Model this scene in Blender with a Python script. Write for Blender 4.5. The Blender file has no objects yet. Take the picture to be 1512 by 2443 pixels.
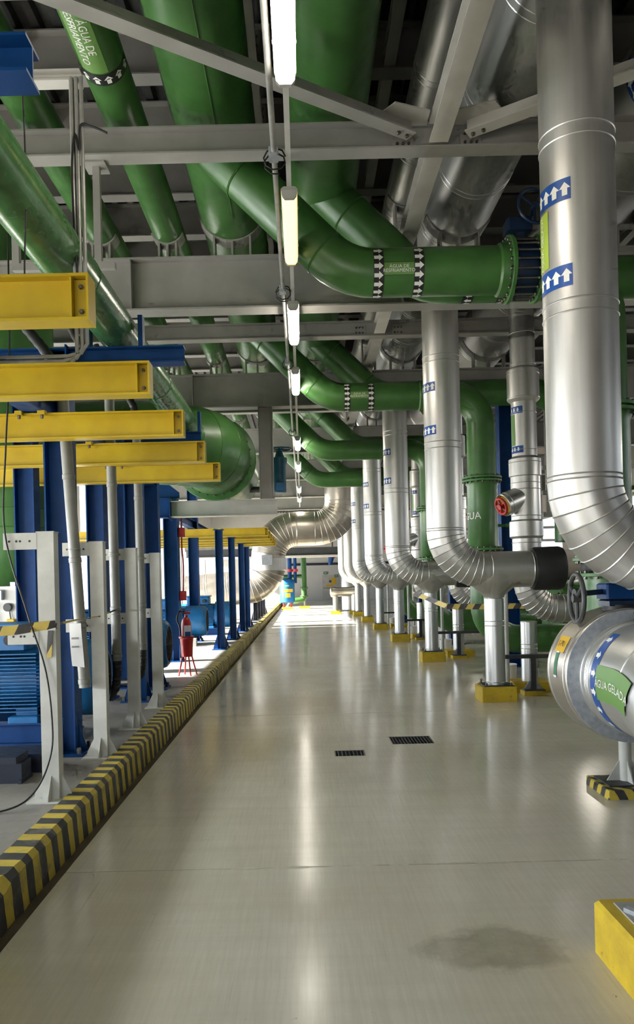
import bpy, math, random
from mathutils import Vector, Matrix

random.seed(7)
sc = bpy.context.scene
COL = sc.collection

# ------------------------------------------------------------------ camera, world, sun, exposure
F_PX, VPX, VPY, IW, IH = 1835.0, 721.0, 1388.0, 1512.0, 2443.0
CAM_H, ROLL = 1.62, 0.024
cam_d = bpy.data.cameras.new('camera')
cam = bpy.data.objects.new('camera', cam_d)
COL.objects.link(cam)
cam_d.sensor_fit = 'VERTICAL'
cam_d.sensor_height = 24.43
cam_d.sensor_width = 15.12
cam_d.lens = F_PX / 100.0
cam_d.shift_x = (IW / 2 - VPX) / IH
cam_d.shift_y = (VPY - IH / 2) / IH
cam_d.clip_start = 0.05
cam_d.clip_end = 400
cam.location = (0, 0, CAM_H)
cam.rotation_euler = (Matrix.Rotation(ROLL, 4, 'Y') @ Matrix.Rotation(math.pi / 2, 4, 'X')).to_euler()
sc.camera = cam

world = bpy.data.worlds.new('daylight_sky')
sc.world = world
world.use_nodes = True
wn = world.node_tree
wn.nodes.clear()
w_out = wn.nodes.new('ShaderNodeOutputWorld')
w_bg = wn.nodes.new('ShaderNodeBackground')
w_bg.inputs['Color'].default_value = (0.80, 0.90, 1.0, 1)
w_bg.inputs['Strength'].default_value = 3.2
wn.links.new(w_bg.outputs[0], w_out.inputs[0])

sun_d = bpy.data.lights.new('sun', 'SUN')
sun_d.energy = 60
sun_d.angle = math.radians(0.6)
sun_d.color = (1.0, 0.96, 0.88)
sun = bpy.data.objects.new('sun', sun_d)
COL.objects.link(sun)
SUN_DIR = Vector((0.80, 0.10, -0.44)).normalized()
sun.rotation_euler = SUN_DIR.to_track_quat('-Z', 'Y').to_euler()
sun.location = (-20, 10, 20)


def area_light(name, loc, direction, sx, sy, power, color):
    d = bpy.data.lights.new(name, 'AREA')
    d.shape = 'RECTANGLE'
    d.size, d.size_y, d.energy, d.color = sx, sy, power, color
    o = bpy.data.objects.new(name, d)
    COL.objects.link(o)
    o.location = loc
    o.rotation_euler = Vector(direction).to_track_quat('-Z', 'Z').to_euler()
    return o


for _y in range(2, 44, 3):
    area_light('daylight_yard_side', (-7.5, _y, 1.7 if _y < 10 else 1.9), (1, 0, -0.45), 0.4 if _y < 10 else 1.1, 2.2 if _y < 10 else 3.0, 330 if _y < 10 else 150, (0.90, 0.96, 1.0))
area_light('daylight_gate_behind_camera', (-3.0, -4.6, 1.7), (0.15, 1, -0.35), 6, 2.6, 70, (0.90, 0.96, 1.0))
area_light('daylight_far_right_side', (9.7, 20, 3.3), (-1, 0, -0.6), 40, 1.3, 620, (0.97, 0.98, 1.0))

sc.view_settings.view_transform = 'Standard'
sc.view_settings.look = 'None'
sc.view_settings.gamma = 1.0
sc.view_settings.use_curve_mapping = False
sc.view_settings.exposure = -0.30
sc.cycles.use_denoising = True
sc.cycles.max_bounces = 5
sc.cycles.diffuse_bounces = 3
sc.cycles.glossy_bounces = 3
sc.cycles.use_adaptive_sampling = True
sc.cycles.adaptive_threshold = 0.1
sc.cycles.adaptive_min_samples = 12
sc.cycles.sample_clamp_indirect = 6.0
sc.cycles.caustics_reflective = False
sc.cycles.caustics_refractive = False

# ------------------------------------------------------------------ materials
MATS = {}


def new_mat(name):
    m = bpy.data.materials.new(name)
    m.use_nodes = True
    nt = m.node_tree
    nt.nodes.clear()
    out = nt.nodes.new('ShaderNodeOutputMaterial')
    b = nt.nodes.new('ShaderNodeBsdfPrincipled')
    nt.links.new(b.outputs[0], out.inputs[0])
    MATS[name] = m
    return m, nt, b, out


def N(nt, typ, **kw):
    n = nt.nodes.new(typ)
    for k, v in kw.items():
        setattr(n, k, v)
    return n


def noise(nt, vec, scale, detail=4, rough=0.55):
    n = N(nt, 'ShaderNodeTexNoise')
    n.inputs['Scale'].default_value = scale
    n.inputs['Detail'].default_value = detail
    n.inputs['Roughness'].default_value = rough
    if vec is not None:
        nt.links.new(vec, n.inputs['Vector'])
    return n.outputs['Fac']


def ramp(nt, fac, stops):
    r = N(nt, 'ShaderNodeValToRGB')
    el = r.color_ramp.elements
    while len(el) < len(stops):
        el.new(0.5)
    for e, (p, c) in zip(el, stops):
        e.position = p
        e.color = (*c, 1) if len(c) == 3 else c
    nt.links.new(fac, r.inputs[0])
    return r.outputs[0]


def mapping(nt, vec, scale):
    m = N(nt, 'ShaderNodeMapping')
    m.inputs['Scale'].default_value = scale
    nt.links.new(vec, m.inputs['Vector'])
    return m.outputs[0]


def mathn(nt, op, a, b=None, c=None):
    n = N(nt, 'ShaderNodeMath', operation=op)
    for i, x in enumerate((a, b, c)):
        if x is None:
            continue
        if isinstance(x, (int, float)):
            n.inputs[i].default_value = x
        else:
            nt.links.new(x, n.inputs[i])
    return n.outputs[0]


def mix(nt, fac, a, b):
    n = N(nt, 'ShaderNodeMix', data_type='RGBA')
    for i, x in ((0, fac), (6, a), (7, b)):
        if isinstance(x, (int, float)):
            n.inputs[i].default_value = x
        elif isinstance(x, tuple):
            n.inputs[i].default_value = (*x, 1)
        else:
            nt.links.new(x, n.inputs[i])
    return n.outputs[2]


def bump(nt, b, height, strength, dist=0.01):
    n = N(nt, 'ShaderNodeBump')
    n.inputs['Strength'].default_value = strength
    n.inputs['Distance'].default_value = dist
    nt.links.new(height, n.inputs['Height'])
    nt.links.new(n.outputs[0], b.inputs['Normal'])


def painted(name, c, c2=None, rough=0.4, metal=0.0, scale=6, bump_s=0.06, spec=0.5):
    """paint with slight mottling, dust and orange-peel"""
    m, nt, b, out = new_mat(name)
    tc = N(nt, 'ShaderNodeTexCoord')
    c2 = c2 or tuple(x * 0.72 for x in c)
    n1 = noise(nt, tc.outputs['Object'], scale, 3)
    col = ramp(nt, n1, [(0.35, c2), (0.65, c)])
    nt.links.new(col, b.inputs['Base Color'])
    n2 = noise(nt, tc.outputs['Object'], scale * 3.1, 1)
    r = mathn(nt, 'MULTIPLY_ADD', n2, 0.25, rough - 0.12)
    nt.links.new(r, b.inputs['Roughness'])
    b.inputs['Metallic'].default_value = metal
    b.inputs['Specular IOR Level'].default_value = spec
    n3 = noise(nt, tc.outputs['Object'], 60, 1)
    bump(nt, b, n3, bump_s, 0.004)
    return m


def plain(name, c, rough=0.5, metal=0.0, emit=0.0):
    m, nt, b, out = new_mat(name)
    b.inputs['Base Color'].default_value = (*c, 1)
    b.inputs['Roughness'].default_value = rough
    b.inputs['Metallic'].default_value = metal
    if emit:
        b.inputs['Emission Color'].default_value = (*c, 1)
        b.inputs['Emission Strength'].default_value = emit
    return m


GREEN = painted('green_pipe_paint', (0.052, 0.158, 0.033), (0.038, 0.118, 0.026), rough=0.36, scale=3.0, bump_s=0.10)
GREEN_D = painted('green_valve_paint', (0.060, 0.200, 0.045), rough=0.42)
GREY = painted('grey_steel_paint', (0.32, 0.31, 0.285), (0.265, 0.257, 0.235), rough=0.5, scale=2.2)
GREY_L = painted('pale_grey_paint', (0.56, 0.545, 0.50), (0.47, 0.455, 0.415), rough=0.5, scale=2.5)
WHITE = painted('white_steel_paint', (0.62, 0.62, 0.58), (0.50, 0.50, 0.46), rough=0.45, scale=5)
BLUE = painted('blue_steel_paint', (0.003, 0.052, 0.200), (0.0025, 0.038, 0.150), rough=0.5, spec=0.25, scale=3)
BLUE_M = painted('blue_motor_paint', (0.012, 0.15, 0.38), (0.010, 0.115, 0.30), rough=0.38, scale=5)
BLUE_V = painted('blue_valve_paint', (0.004, 0.020, 0.06), rough=0.4)
TEAL = painted('teal_actuator_paint', (0.01, 0.10, 0.16), rough=0.4)
NAVY = painted('navy_skid_paint', (0.008, 0.014, 0.035), rough=0.45)
YELLOW = painted('yellow_beam_paint', (0.53, 0.375, 0.008), (0.45, 0.30, 0.006), rough=0.42, scale=3)
BLACK = painted('black_rubber', (0.012, 0.012, 0.012), rough=0.55)
DARK = painted('dark_steel', (0.05, 0.052, 0.055), rough=0.5)
BOLT = painted('bolt_steel', (0.16, 0.15, 0.13), rough=0.4, metal=0.7)
RED = painted('red_paint', (0.55, 0.02, 0.02), rough=0.35)
GALV = painted('galvanised_steel', (0.50, 0.53, 0.57), (0.36, 0.39, 0.44), rough=0.42, metal=0.55, scale=26)
CONDUIT = painted('grey_conduit_plastic', (0.235, 0.235, 0.215), (0.19, 0.19, 0.172), rough=0.4)
ROD = painted('zinc_conduit', (0.42, 0.41, 0.38), rough=0.45, metal=0.4)
CEIL = painted('roof_deck_metal', (0.07, 0.07, 0.068), (0.045, 0.045, 0.045), rough=0.5, metal=0.3)
WALLW = painted('white_wall_paint', (0.66, 0.65, 0.62), (0.60, 0.59, 0.56), rough=0.6, scale=0.8)
WALLB = painted('beige_wall_paint', (0.34, 0.30, 0.25), (0.28, 0.25, 0.21), rough=0.7, scale=0.6)
YARD = painted('yard_concrete', (0.55, 0.53, 0.49), (0.46, 0.44, 0.41), rough=0.8, scale=0.7)
PAPER = plain('paper_white', (0.80, 0.80, 0.80), 0.6)
INK = plain('black_print', (0.01, 0.01, 0.01), 0.5)
WPRINT = plain('white_print', (0.80, 0.80, 0.76), 0.5)
BLUEP = plain('blue_label_print', (0.01, 0.07, 0.30), 0.4)
GREENP = plain('green_label_print', (0.12, 0.25, 0.06), 0.45)
LIMEP = plain('lime_label_print', (0.36, 0.50, 0.06), 0.45)
YELP = plain('yellow_sticker', (0.70, 0.42, 0.02), 0.5)
GRNSIGN = plain('green_sign', (0.01, 0.14, 0.06), 0.5)


def silver_mat(name, base, rough, dirt=(0.36, 0.33, 0.29), dirt_amt=0.25):
    m, nt, b, out = new_mat(name)
    uv = N(nt, 'ShaderNodeUVMap')
    tc = N(nt, 'ShaderNodeTexCoord')
    st = mapping(nt, uv.outputs[0], (26, 0.7, 1))
    n1 = noise(nt, st, 1.0, 5, 0.6)
    st2 = mapping(nt, uv.outputs[0], (9, 1.3, 1))
    n2 = noise(nt, st2, 1.0, 3, 0.5)
    dn = noise(nt, tc.outputs['Object'], 1.6, 5)
    c1 = ramp(nt, n1, [(0.3, tuple(x * 0.90 for x in base)), (0.7, base)])
    dm = ramp(nt, dn, [(0.45, (0, 0, 0)), (0.75, (dirt_amt,) * 3)])
    nt.links.new(mix(nt, dm, c1, dirt), b.inputs['Base Color'])
    b.inputs['Metallic'].default_value = 0.88
    nt.links.new(mathn(nt, 'MULTIPLY_ADD', n2, 0.16, rough - 0.08), b.inputs['Roughness'])
    bump(nt, b, n2, 0.035, 0.004)
    return m


SILVER = silver_mat('aluminium_cladding', (0.64, 0.63, 0.605), 0.40)
SILVER_B = silver_mat('aluminium_cladding_bright', (0.70, 0.70, 0.69), 0.36, dirt_amt=0.12)
SILVER_D = silver_mat('aluminium_cladding_soiled', (0.58, 0.54, 0.48), 0.34, dirt=(0.30, 0.22, 0.15), dirt_amt=0.6)


def floor_mat():
    m, nt, b, out = new_mat('epoxy_floor')
    tc = N(nt, 'ShaderNodeTexCoord')
    P = tc.outputs['Object']
    n1 = noise(nt, P, 0.55, 6, 0.6)
    col = ramp(nt, n1, [(0.30, (0.56, 0.51, 0.41)), (0.55, (0.65, 0.62, 0.525)), (0.75, (0.69, 0.67, 0.58))])
    # trowel streaks across the aisle
    st = mapping(nt, P, (0.5, 9, 1))
    n2 = noise(nt, st, 1.0, 4, 0.6)
    col = mix(nt, ramp(nt, n2, [(0.40, (0, 0, 0)), (0.80, (0.22, 0.22, 0.22))]), col, (0.36, 0.33, 0.265))
    # scuffs and chips
    n3 = noise(nt, P, 34, 3, 0.7)
    n4 = noise(nt, P, 1.1, 3)
    sc_ = mathn(nt, 'MULTIPLY', ramp(nt, n3, [(0.68, (0, 0, 0)), (0.72, (1, 1, 1))]), ramp(nt, n4, [(0.5, (0, 0, 0)), (0.62, (0.8,) * 3)]))
    col = mix(nt, sc_, col, (0.16, 0.14, 0.11))
    # fine lengthwise brushing and specks
    br = noise(nt, mapping(nt, P, (55, 2.2, 1)), 1.0, 5, 0.65)
    col = mix(nt, ramp(nt, br, [(0.38, (0.30,) * 3), (0.62, (0, 0, 0))]), col, (0.47, 0.43, 0.345))
    sp = noise(nt, P, 11, 8, 0.75)
    col = mix(nt, ramp(nt, sp, [(0.655, (0, 0, 0)), (0.69, (0.55,) * 3)]), col, (0.22, 0.19, 0.14))
    # long thin scratches
    mp = N(nt, 'ShaderNodeMapping')
    mp.inputs['Scale'].default_value = (22, 0.7, 1)
    mp.inputs['Rotation'].default_value = (0, 0, 0.35)
    nt.links.new(P, mp.inputs['Vector'])
    n5 = noise(nt, mp.outputs[0], 1.6, 2, 0.5)
    col = mix(nt, ramp(nt, n5, [(0.70, (0, 0, 0)), (0.74, (0.16,) * 3)]), col, (0.22, 0.205, 0.165))
    # damp patch
    sep = N(nt, 'ShaderNodeSeparateXYZ')
    nt.links.new(P, sep.inputs[0])
    wob = noise(nt, P, 3.2, 7, 0.68)
    dx = mathn(nt, 'DIVIDE', mathn(nt, 'SUBTRACT', sep.outputs[0], 0.80), 0.34)
    dy = mathn(nt, 'DIVIDE', mathn(nt, 'SUBTRACT', sep.outputs[1], 3.36), 0.24)
    d2 = mathn(nt, 'ADD', mathn(nt, 'MULTIPLY', dx, dx), mathn(nt, 'MULTIPLY', dy, dy))
    d2 = mathn(nt, 'ADD', d2, mathn(nt, 'MULTIPLY_ADD', wob, 3.0, -1.5))
    pud = ramp(nt, d2, [(0.5, (1, 1, 1)), (1.0, (0, 0, 0))])
    col = mix(nt, mathn(nt, 'MULTIPLY', mathn(nt, 'MULTIPLY', pud, mathn(nt, 'MULTIPLY_ADD', wob, 1.6, -0.1)), 1.0), col, (0.33, 0.30, 0.235))
    nt.links.new(col, b.inputs['Base Color'])
    r0 = mathn(nt, 'MULTIPLY_ADD', n1, 0.13, 0.065)
    r1 = mathn(nt, 'MULTIPLY_ADD', n2, 0.07, r0)
    rr = mathn(nt, 'MULTIPLY', r1, mathn(nt, 'MULTIPLY_ADD', pud, -0.78, 1.0))
    nt.links.new(rr, b.inputs['Roughness'])
    b.inputs['Specular IOR Level'].default_value = 0.27
    bh = noise(nt, P, 2.6, 4)
    bump(nt, b, bh, 0.12, 0.01)
    return m


FLOOR = floor_mat()


def concrete(name, a, bcol, rough):
    m, nt, b, out = new_mat(name)
    tc = N(nt, 'ShaderNodeTexCoord')
    P = tc.outputs['Object']
    n1 = noise(nt, P, 1.3, 7, 0.65)
    n2 = noise(nt, P, 14, 4)
    col = ramp(nt, n1, [(0.3, bcol), (0.65, a)])
    col = mix(nt, ramp(nt, n2, [(0.5, (0, 0, 0)), (0.8, (0.35,) * 3)]), col, tuple(x * 0.6 for x in bcol))
    nt.links.new(col, b.inputs['Base Color'])
    b.inputs['Roughness'].default_value = rough
    bump(nt, b, n2, 0.25, 0.01)
    return m


PLAT = concrete('platform_concrete', (0.30, 0.29, 0.265), (0.20, 0.187, 0.165), 0.45)
DIRT = concrete('gutter_dirt', (0.105, 0.08, 0.055), (0.06, 0.045, 0.03), 0.85)
PLINTH = concrete('grey_plinth_concrete', (0.33, 0.33, 0.31), (0.26, 0.26, 0.25), 0.7)


def stripes_mat(name, axis, period, yel=(0.60, 0.46, 0.06), blk=(0.034, 0.034, 0.036), skew=(0, 0, 0), worn=0.6):
    m, nt, b, out = new_mat(name)
    tc = N(nt, 'ShaderNodeTexCoord')
    P = tc.outputs['Object']
    sep = N(nt, 'ShaderNodeSeparateXYZ')
    nt.links.new(P, sep.inputs[0])
    v = sep.outputs[axis]
    for i, k in enumerate(skew):
        if k:
            v = mathn(nt, 'MULTIPLY_ADD', sep.outputs[i], k, v)
    v = mathn(nt, 'MULTIPLY_ADD', noise(nt, P, 9, 3), 0.02, v)
    fr = mathn(nt, 'FRACT', mathn(nt, 'DIVIDE', v, period))
    s = mathn(nt, 'GREATER_THAN', fr, 0.5)
    n1 = noise(nt, P, 7, 5, 0.65)
    y2 = mix(nt, ramp(nt, n1, [(0.4, (0, 0, 0)), (0.75, (0.7,) * 3)]), yel, tuple(x * 0.62 for x in yel))
    b2 = mix(nt, ramp(nt, n1, [(0.4, (0, 0, 0)), (0.7, (0.8,) * 3)]), blk, (0.07, 0.07, 0.068))
    col = mix(nt, s, y2, b2)
    n2 = noise(nt, P, 5.5, 6, 0.7)
    col = mix(nt, ramp(nt, n2, [(0.55, (0, 0, 0)), (0.66, (worn,) * 3)]), col, (0.17, 0.15, 0.12))
    nt.links.new(col, b.inputs['Base Color'])
    b.inputs['Roughness'].default_value = 0.55
    bump(nt, b, n2, 0.35, 0.012)
    return m


KERB = stripes_mat('striped_kerb_paint', 1, 0.2, skew=(0.10, 0, 0.12))
TAPE = stripes_mat('hazard_tape', 0, 0.20, yel=(0.66, 0.50, 0.12), blk=(0.03, 0.025, 0.02), skew=(0, 0, -0.6), worn=0.0)
PLATESTR = stripes_mat('striped_plinth_paint', 0, 0.13, skew=(0, 0.9, 0.5))


def ped_mat():
    m, nt, b, out = new_mat('yellow_plinth_paint')
    tc = N(nt, 'ShaderNodeTexCoord')
    P = tc.outputs['Object']
    n1 = noise(nt, P, 5, 6, 0.7)
    col = ramp(nt, n1, [(0.3, (0.42, 0.28, 0.02)), (0.6, (0.62, 0.44, 0.02))])
    n2 = noise(nt, P, 16, 4, 0.7)
    col = mix(nt, ramp(nt, n2, [(0.64, (0, 0, 0)), (0.70, (0.7,) * 3)]), col, (0.16, 0.13, 0.09))
    nt.links.new(col, b.inputs['Base Color'])
    b.inputs['Roughness'].default_value = 0.55
    bump(nt, b, n2, 0.3, 0.01)
    return m


PEDY = ped_mat()


def lamp_mat(name, c, e):
    m, nt, b, out = new_mat(name)
    b.inputs['Base Color'].default_value = (0.8, 0.8, 0.78, 1)
    b.inputs['Roughness'].default_value = 0.3
    b.inputs['Emission Color'].default_value = (*c, 1)
    b.inputs['Emission Strength'].default_value = e
    return m


LAMP = lamp_mat('lit_diffuser', (1.0, 0.92, 0.79), 52)
LAMP_W = lamp_mat('lit_diffuser_warm', (1.0, 0.74, 0.30), 2.6)

# ------------------------------------------------------------------ mesh builder
OFF = {}


def ortho(d):
    d = Vector(d).normalized()
    a = Vector((0, 0, 1)) if abs(d.z) < 0.9 else Vector((0, 1, 0))
    u = a.cross(d).normalized()
    return u, d.cross(u).normalized()


class MB:
    def __init__(self):
        self.v, self.f, self.uv, self.sm = [], [], [], []

    def face(self, idx, smooth=False, uv=None):
        self.f.append(tuple(idx))
        self.sm.append(smooth)
        self.uv.append(uv)

    def box(self, c, s, rot=None):
        c = Vector(c)
        b = len(self.v)
        for z in (-1, 1):
            for y in (-1, 1):
                for x in (-1, 1):
                    p = Vector((x * s[0] / 2, y * s[1] / 2, z * s[2] / 2))
                    self.v.append(c + (rot @ p if rot else p))
        for q in ((0, 2, 3, 1), (4, 5, 7, 6), (0, 1, 5, 4), (2, 6, 7, 3), (0, 4, 6, 2), (1, 3, 7, 5)):
            self.face([b + i for i in q])
        return self

    def bx(self, x0, x1, y0, y1, z0, z1):
        return self.box(((x0 + x1) / 2, (y0 + y1) / 2, (z0 + z1) / 2), (x1 - x0, y1 - y0, z1 - z0))

    def cbox(self, x0, x1, y0, y1, z0, z1, ch=0.01):
        """box with chamfered vertical and top edges"""
        pr = [(x0 + ch, y0), (x1 - ch, y0), (x1, y0 + ch), (x1, y1 - ch), (x1 - ch, y1), (x0 + ch, y1), (x0, y1 - ch), (x0, y0 + ch)]
        cx, cy = (x0 + x1) / 2, (y0 + y1) / 2
        def ins(p):
            return (p[0] + (ch if p[0] < cx else -ch), p[1] + (ch if p[1] < cy else -ch))
        b = len(self.v)
        for z, q in ((z0, pr), (z1 - ch, pr), (z1, [ins(p) for p in pr])):
            for p in q:
                self.v.append(Vector((p[0], p[1], z)))
        n = 8
        for r in range(2):
            for i in range(n):
                j = (i + 1) % n
                self.face([b + r * n + i, b + r * n + j, b + (r + 1) * n + j, b + (r + 1) * n + i])
        self.face([b + 2 * n + i for i in range(n)])
        self.face([b + i for i in reversed(range(n))])
        return self

    def rings(self, pts, radii, frames, seg, caps=True, smooth=True, v0=0.0):
        b = len(self.v)
        L = v0
        ls = []
        for i, (p, r, (u, w)) in enumerate(zip(pts, radii, frames)):
            if i:
                L += (Vector(p) - Vector(pts[i - 1])).length + abs(radii[i] - radii[i - 1])
            ls.append(L)
            for k in range(seg):
                a = 2 * math.pi * k / seg
                self.v.append(Vector(p) + r * (math.cos(a) * u + math.sin(a) * w))
        rm = max(radii)
        for i in range(len(pts) - 1):
            for k in range(seg):
                j = (k + 1) % seg
                u0, u1 = 2 * math.pi * rm * k / seg, 2 * math.pi * rm * (k + 1) / seg
                self.face([b + i * seg + k, b + i * seg + j, b + (i + 1) * seg + j, b + (i + 1) * seg + k], smooth,
                          [(u0, ls[i]), (u1, ls[i]), (u1, ls[i + 1]), (u0, ls[i + 1])])
        if caps:
            self.face([b + k for k in reversed(range(seg))])
            e = b + (len(pts) - 1) * seg
            self.face([e + k for k in range(seg)])
        return self

    def tube(self, pts, r, seg=16, caps=True, tangents=None):
        pts = [Vector(p) for p in pts]
        n = len(pts)
        if tangents is None:
            tangents = []
            for i in range(n):
                a = pts[min(i + 1, n - 1)] - pts[max(i - 1, 0)]
                tangents.append(a.normalized())
        u, w = ortho(tangents[0])
        fr = [(u, w)]
        for i in range(1, n):
            q = tangents[i - 1].rotation_difference(tangents[i])
            u = (q @ u)
            u = (u - tangents[i] * u.dot(tangents[i])).normalized()
            w = tangents[i].cross(u)
            fr.append((u, w))
        rr = r if isinstance(r, (list, tuple)) else [r] * n
        return self.rings(pts, rr, fr, seg, caps)

    def cyl(self, p, q, r, seg=16, r2=None, caps=True):
        return self.tube([p, q], [r, r if r2 is None else r2], seg, caps)

    def lathe(self, p, d, prof, seg=32, caps=True):
        p, d = Vector(p), Vector(d).normalized()
        u, w = ortho(d)
        return self.rings([p + d * t for t, _ in prof], [r for _, r in prof], [(u, w)] * len(prof), seg, caps)

    def torus(self, c, d, R, r, seg=32, ss=8):
        c, d = Vector(c), Vector(d).normalized()
        u, w = ortho(d)
        b = len(self.v)
        for i in range(seg):
            a = 2 * math.pi * i / seg
            e = math.cos(a) * u + math.sin(a) * w
            for k in range(ss):
                t = 2 * math.pi * k / ss
                self.v.append(c + e * (R + r * math.cos(t)) + d * (r * math.sin(t)))
        for i in range(seg):
            for k in range(ss):
                i2, k2 = (i + 1) % seg, (k + 1) % ss
                self.face([b + i * ss + k, b + i2 * ss + k, b + i2 * ss + k2, b + i * ss + k2], True)
        return self

    def extrude(self, prof, p, q, up=(0, 0, 1)):
        """profile (side, up) swept from p to q"""
        p, q = Vector(p), Vector(q)
        d = (q - p).normalized()
        up = Vector(up)
        s = d.cross(up).normalized()
        t = s.cross(d).normalized()
        b, n = len(self.v), len(prof)
        for e in (p, q):
            for x, y in prof:
                self.v.append(e + s * x + t * y)
        for i in range(n):
            j = (i + 1) % n
            self.face([b + i, b + n + i, b + n + j, b + j])
        self.face([b + i for i in range(n)])
        self.face([b + n + i for i in reversed(range(n))])
        return self

    def ibeam(self, p, q, h, w, tf=0.015, tw=0.01, up=(0, 0, 1)):
        a, c, g, k = w / 2, h / 2, tf, tw / 2
        return self.extrude([(-a, -c), (a, -c), (a, -c + g), (k, -c + g), (k, c - g), (a, c - g), (a, c), (-a, c), (-a, c - g), (-k, c - g), (-k, -c + g), (-a, -c + g)], p, q, up)

    def rtube(self, p, q, h, w, up=(0, 0, 1)):
        a, c = w / 2, h / 2
        return self.extrude([(-a, -c), (a, -c), (a, c), (-a, c)], p, q, up)

    def angle(self, p, q, w, t=0.012, up=(0, 0, 1)):
        return self.extrude([(0, 0), (w, 0), (w, t), (t, t), (t, w), (0, w)], p, q, up)

    def poly(self, pts, thick_vec):
        b, n = len(self.v), len(pts)
        tv = Vector(thick_vec)
        for p in pts:
            self.v.append(Vector(p))
        for p in pts:
            self.v.append(Vector(p) + tv)
        self.face([b + i for i in reversed(range(n))])
        self.face([b + n + i for i in range(n)])
        for i in range(n):
            j = (i + 1) % n
            self.face([b + i, b + j, b + n + j, b + n + i])
        return self

    def bolt(self, c, d, r, h):
        return self.lathe(Vector(c), d, [(0, r), (h * 0.8, r), (h, r * 0.75)], 6)

    def boltring(self, c, d, R, n, r, h, start=0.0):
        c, d = Vector(c), Vector(d).normalized()
        u, w = ortho(d)
        for i in range(n):
            a = start + 2 * math.pi * i / n
            self.bolt(c + (math.cos(a) * u + math.sin(a) * w) * R, d, r, h)
        return self

    def build(self, name, mat, parent=None, angle=35, kind=None, label=None):
        off = OFF.get(parent.name, Vector()) if parent else Vector()
        me = bpy.data.meshes.new(name)
        me.from_pydata([tuple(p - off) for p in self.v], [], self.f)
        if any(self.uv):
            ul = me.uv_layers.new(name='UVMap')
            k = 0
            flat = []
            for f, u in zip(self.f, self.uv):
                for i in range(len(f)):
                    flat.extend(u[i] if u else (0.0, 0.0))
            ul.data.foreach_set('uv', flat)
        me.polygons.foreach_set('use_smooth', self.sm)
        me.update()
        if any(self.sm):
            me.set_sharp_from_angle(angle=math.radians(angle))
        me.materials.append(mat)
        o = bpy.data.objects.new(name, me)
        COL.objects.link(o)
        if parent:
            o.parent = parent
        OFF[o.name] = off
        if kind:
            o['kind'] = kind
        if label:
            o['label'] = label
        return o


def thing(name, loc, label, cat, group=None):
    o = bpy.data.objects.new(name, None)
    o.empty_display_size = 0.1
    o.location = loc
    COL.objects.link(o)
    OFF[o.name] = Vector(loc)
    tag(o, label, cat, group)
    return o


def tag(o, label, cat, group=None):
    o['label'], o['category'] = label, cat
    if group:
        o['group'] = group
    return o


def structure(o):
    o['kind'] = 'structure'
    return o


def copy_tree(o, delta=None, label=None, parent=None):
    c = o.copy()
    COL.objects.link(c)
    OFF[c.name] = OFF[o.name].copy()
    if delta is not None:
        c.location = Vector(o.location) + Vector(delta)
        OFF[c.name] = OFF[c.name] + Vector(delta)
    if parent is not None:
        c.parent = parent
    if label:
        c['label'] = label
    for ch in list(o.children):
        copy_tree(ch, None, None, c)
    return c


ORD = ['nearest', 'second nearest', 'third nearest', 'fourth nearest', 'fifth nearest', 'sixth nearest', 'seventh nearest', 'eighth nearest', 'ninth nearest']

# ------------------------------------------------------------------ pipe routing


def route(points, R):
    """polyline with filleted corners: list of ('straight', p, q) and ('elbow', pts, tangents)"""
    P = [Vector(p) for p in points]
    segs = []
    cur = P[0]
    for i in range(1, len(P)):
        if i == len(P) - 1:
            segs.append(('straight', cur, P[i]))
            break
        d0 = (P[i] - P[i - 1]).normalized()
        d1 = (P[i + 1] - P[i]).normalized()
        th = d0.angle(d1)
        r = R[i - 1] if isinstance(R, (list, tuple)) else R
        t = r * math.tan(th / 2)
        a, b = P[i] - d0 * t, P[i] + d1 * t
        nrm = (d1 - d0 * d1.dot(d0)).normalized()
        cen = a + nrm * r
        pts, tan = [], []
        n = max(3, int(round(th / math.radians(9))))
        for k in range(n + 1):
            x = th * k / n
            pts.append(cen - nrm * (r * math.cos(x)) + d0 * (r * math.sin(x)))
            tan.append((d0 * math.cos(x) + nrm * math.sin(x)).normalized())
        if (a - cur).length > 0.01:
            segs.append(('straight', cur, a))
        segs.append(('elbow', pts, tan))
        cur = b
    return segs


def green_run(parent, points, R, r, mat=None, seg=36, weld=True, cap_end=True):
    mat = mat or GREEN
    for s in route(points, R):
        m = MB()
        if s[0] == 'straight':
            m.cyl(s[1], s[2], r, seg)
            if weld:
                d = (s[2] - s[1]).normalized()
                m.torus(s[2] - d * 0.01, d, r, 0.006, seg, 5)
            m.build('pipe_section', mat, parent)
        else:
            m.tube(s[1], r, seg, False, s[2])
            if weld:
                m.torus(s[1][0], s[2][0], r, 0.006, seg, 5)
            m.build('pipe_elbow', mat, parent)


def clad_run(parent, points, R, r, mat, seg=32, pitch=1.0, bead=0.005, double=True, skip=None):
    for s in route(points, R):
        if s[0] == 'straight':
            p, q = s[1], s[2]
            L = (q - p).length
            d = (q - p).normalized()
            n = max(1, int(round(L / pitch)))
            for i in range(n):
                m = MB()
                a, b = p + d * (L * i / n), p + d * (L * (i + 1) / n)
                m.tube([a, b], r, seg, i in (0, n - 1))
                if bead:
                    m.torus(b - d * 0.03, d, r, bead, seg, 5)
                    if double:
                        m.torus(a + d * 0.05, d, r, bead, seg, 5)
                m.build('cladding_section', mat, parent)
        else:
            for i in range(len(s[1]) - 1):
                m = MB()
                m.tube(s[1][i:i + 2], r, seg, False, s[2][i:i + 2])
                if bead:
                    m.torus(s[1][i], s[2][i], r, bead, seg, 5)
                m.build('elbow_gore', mat, parent)


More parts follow.
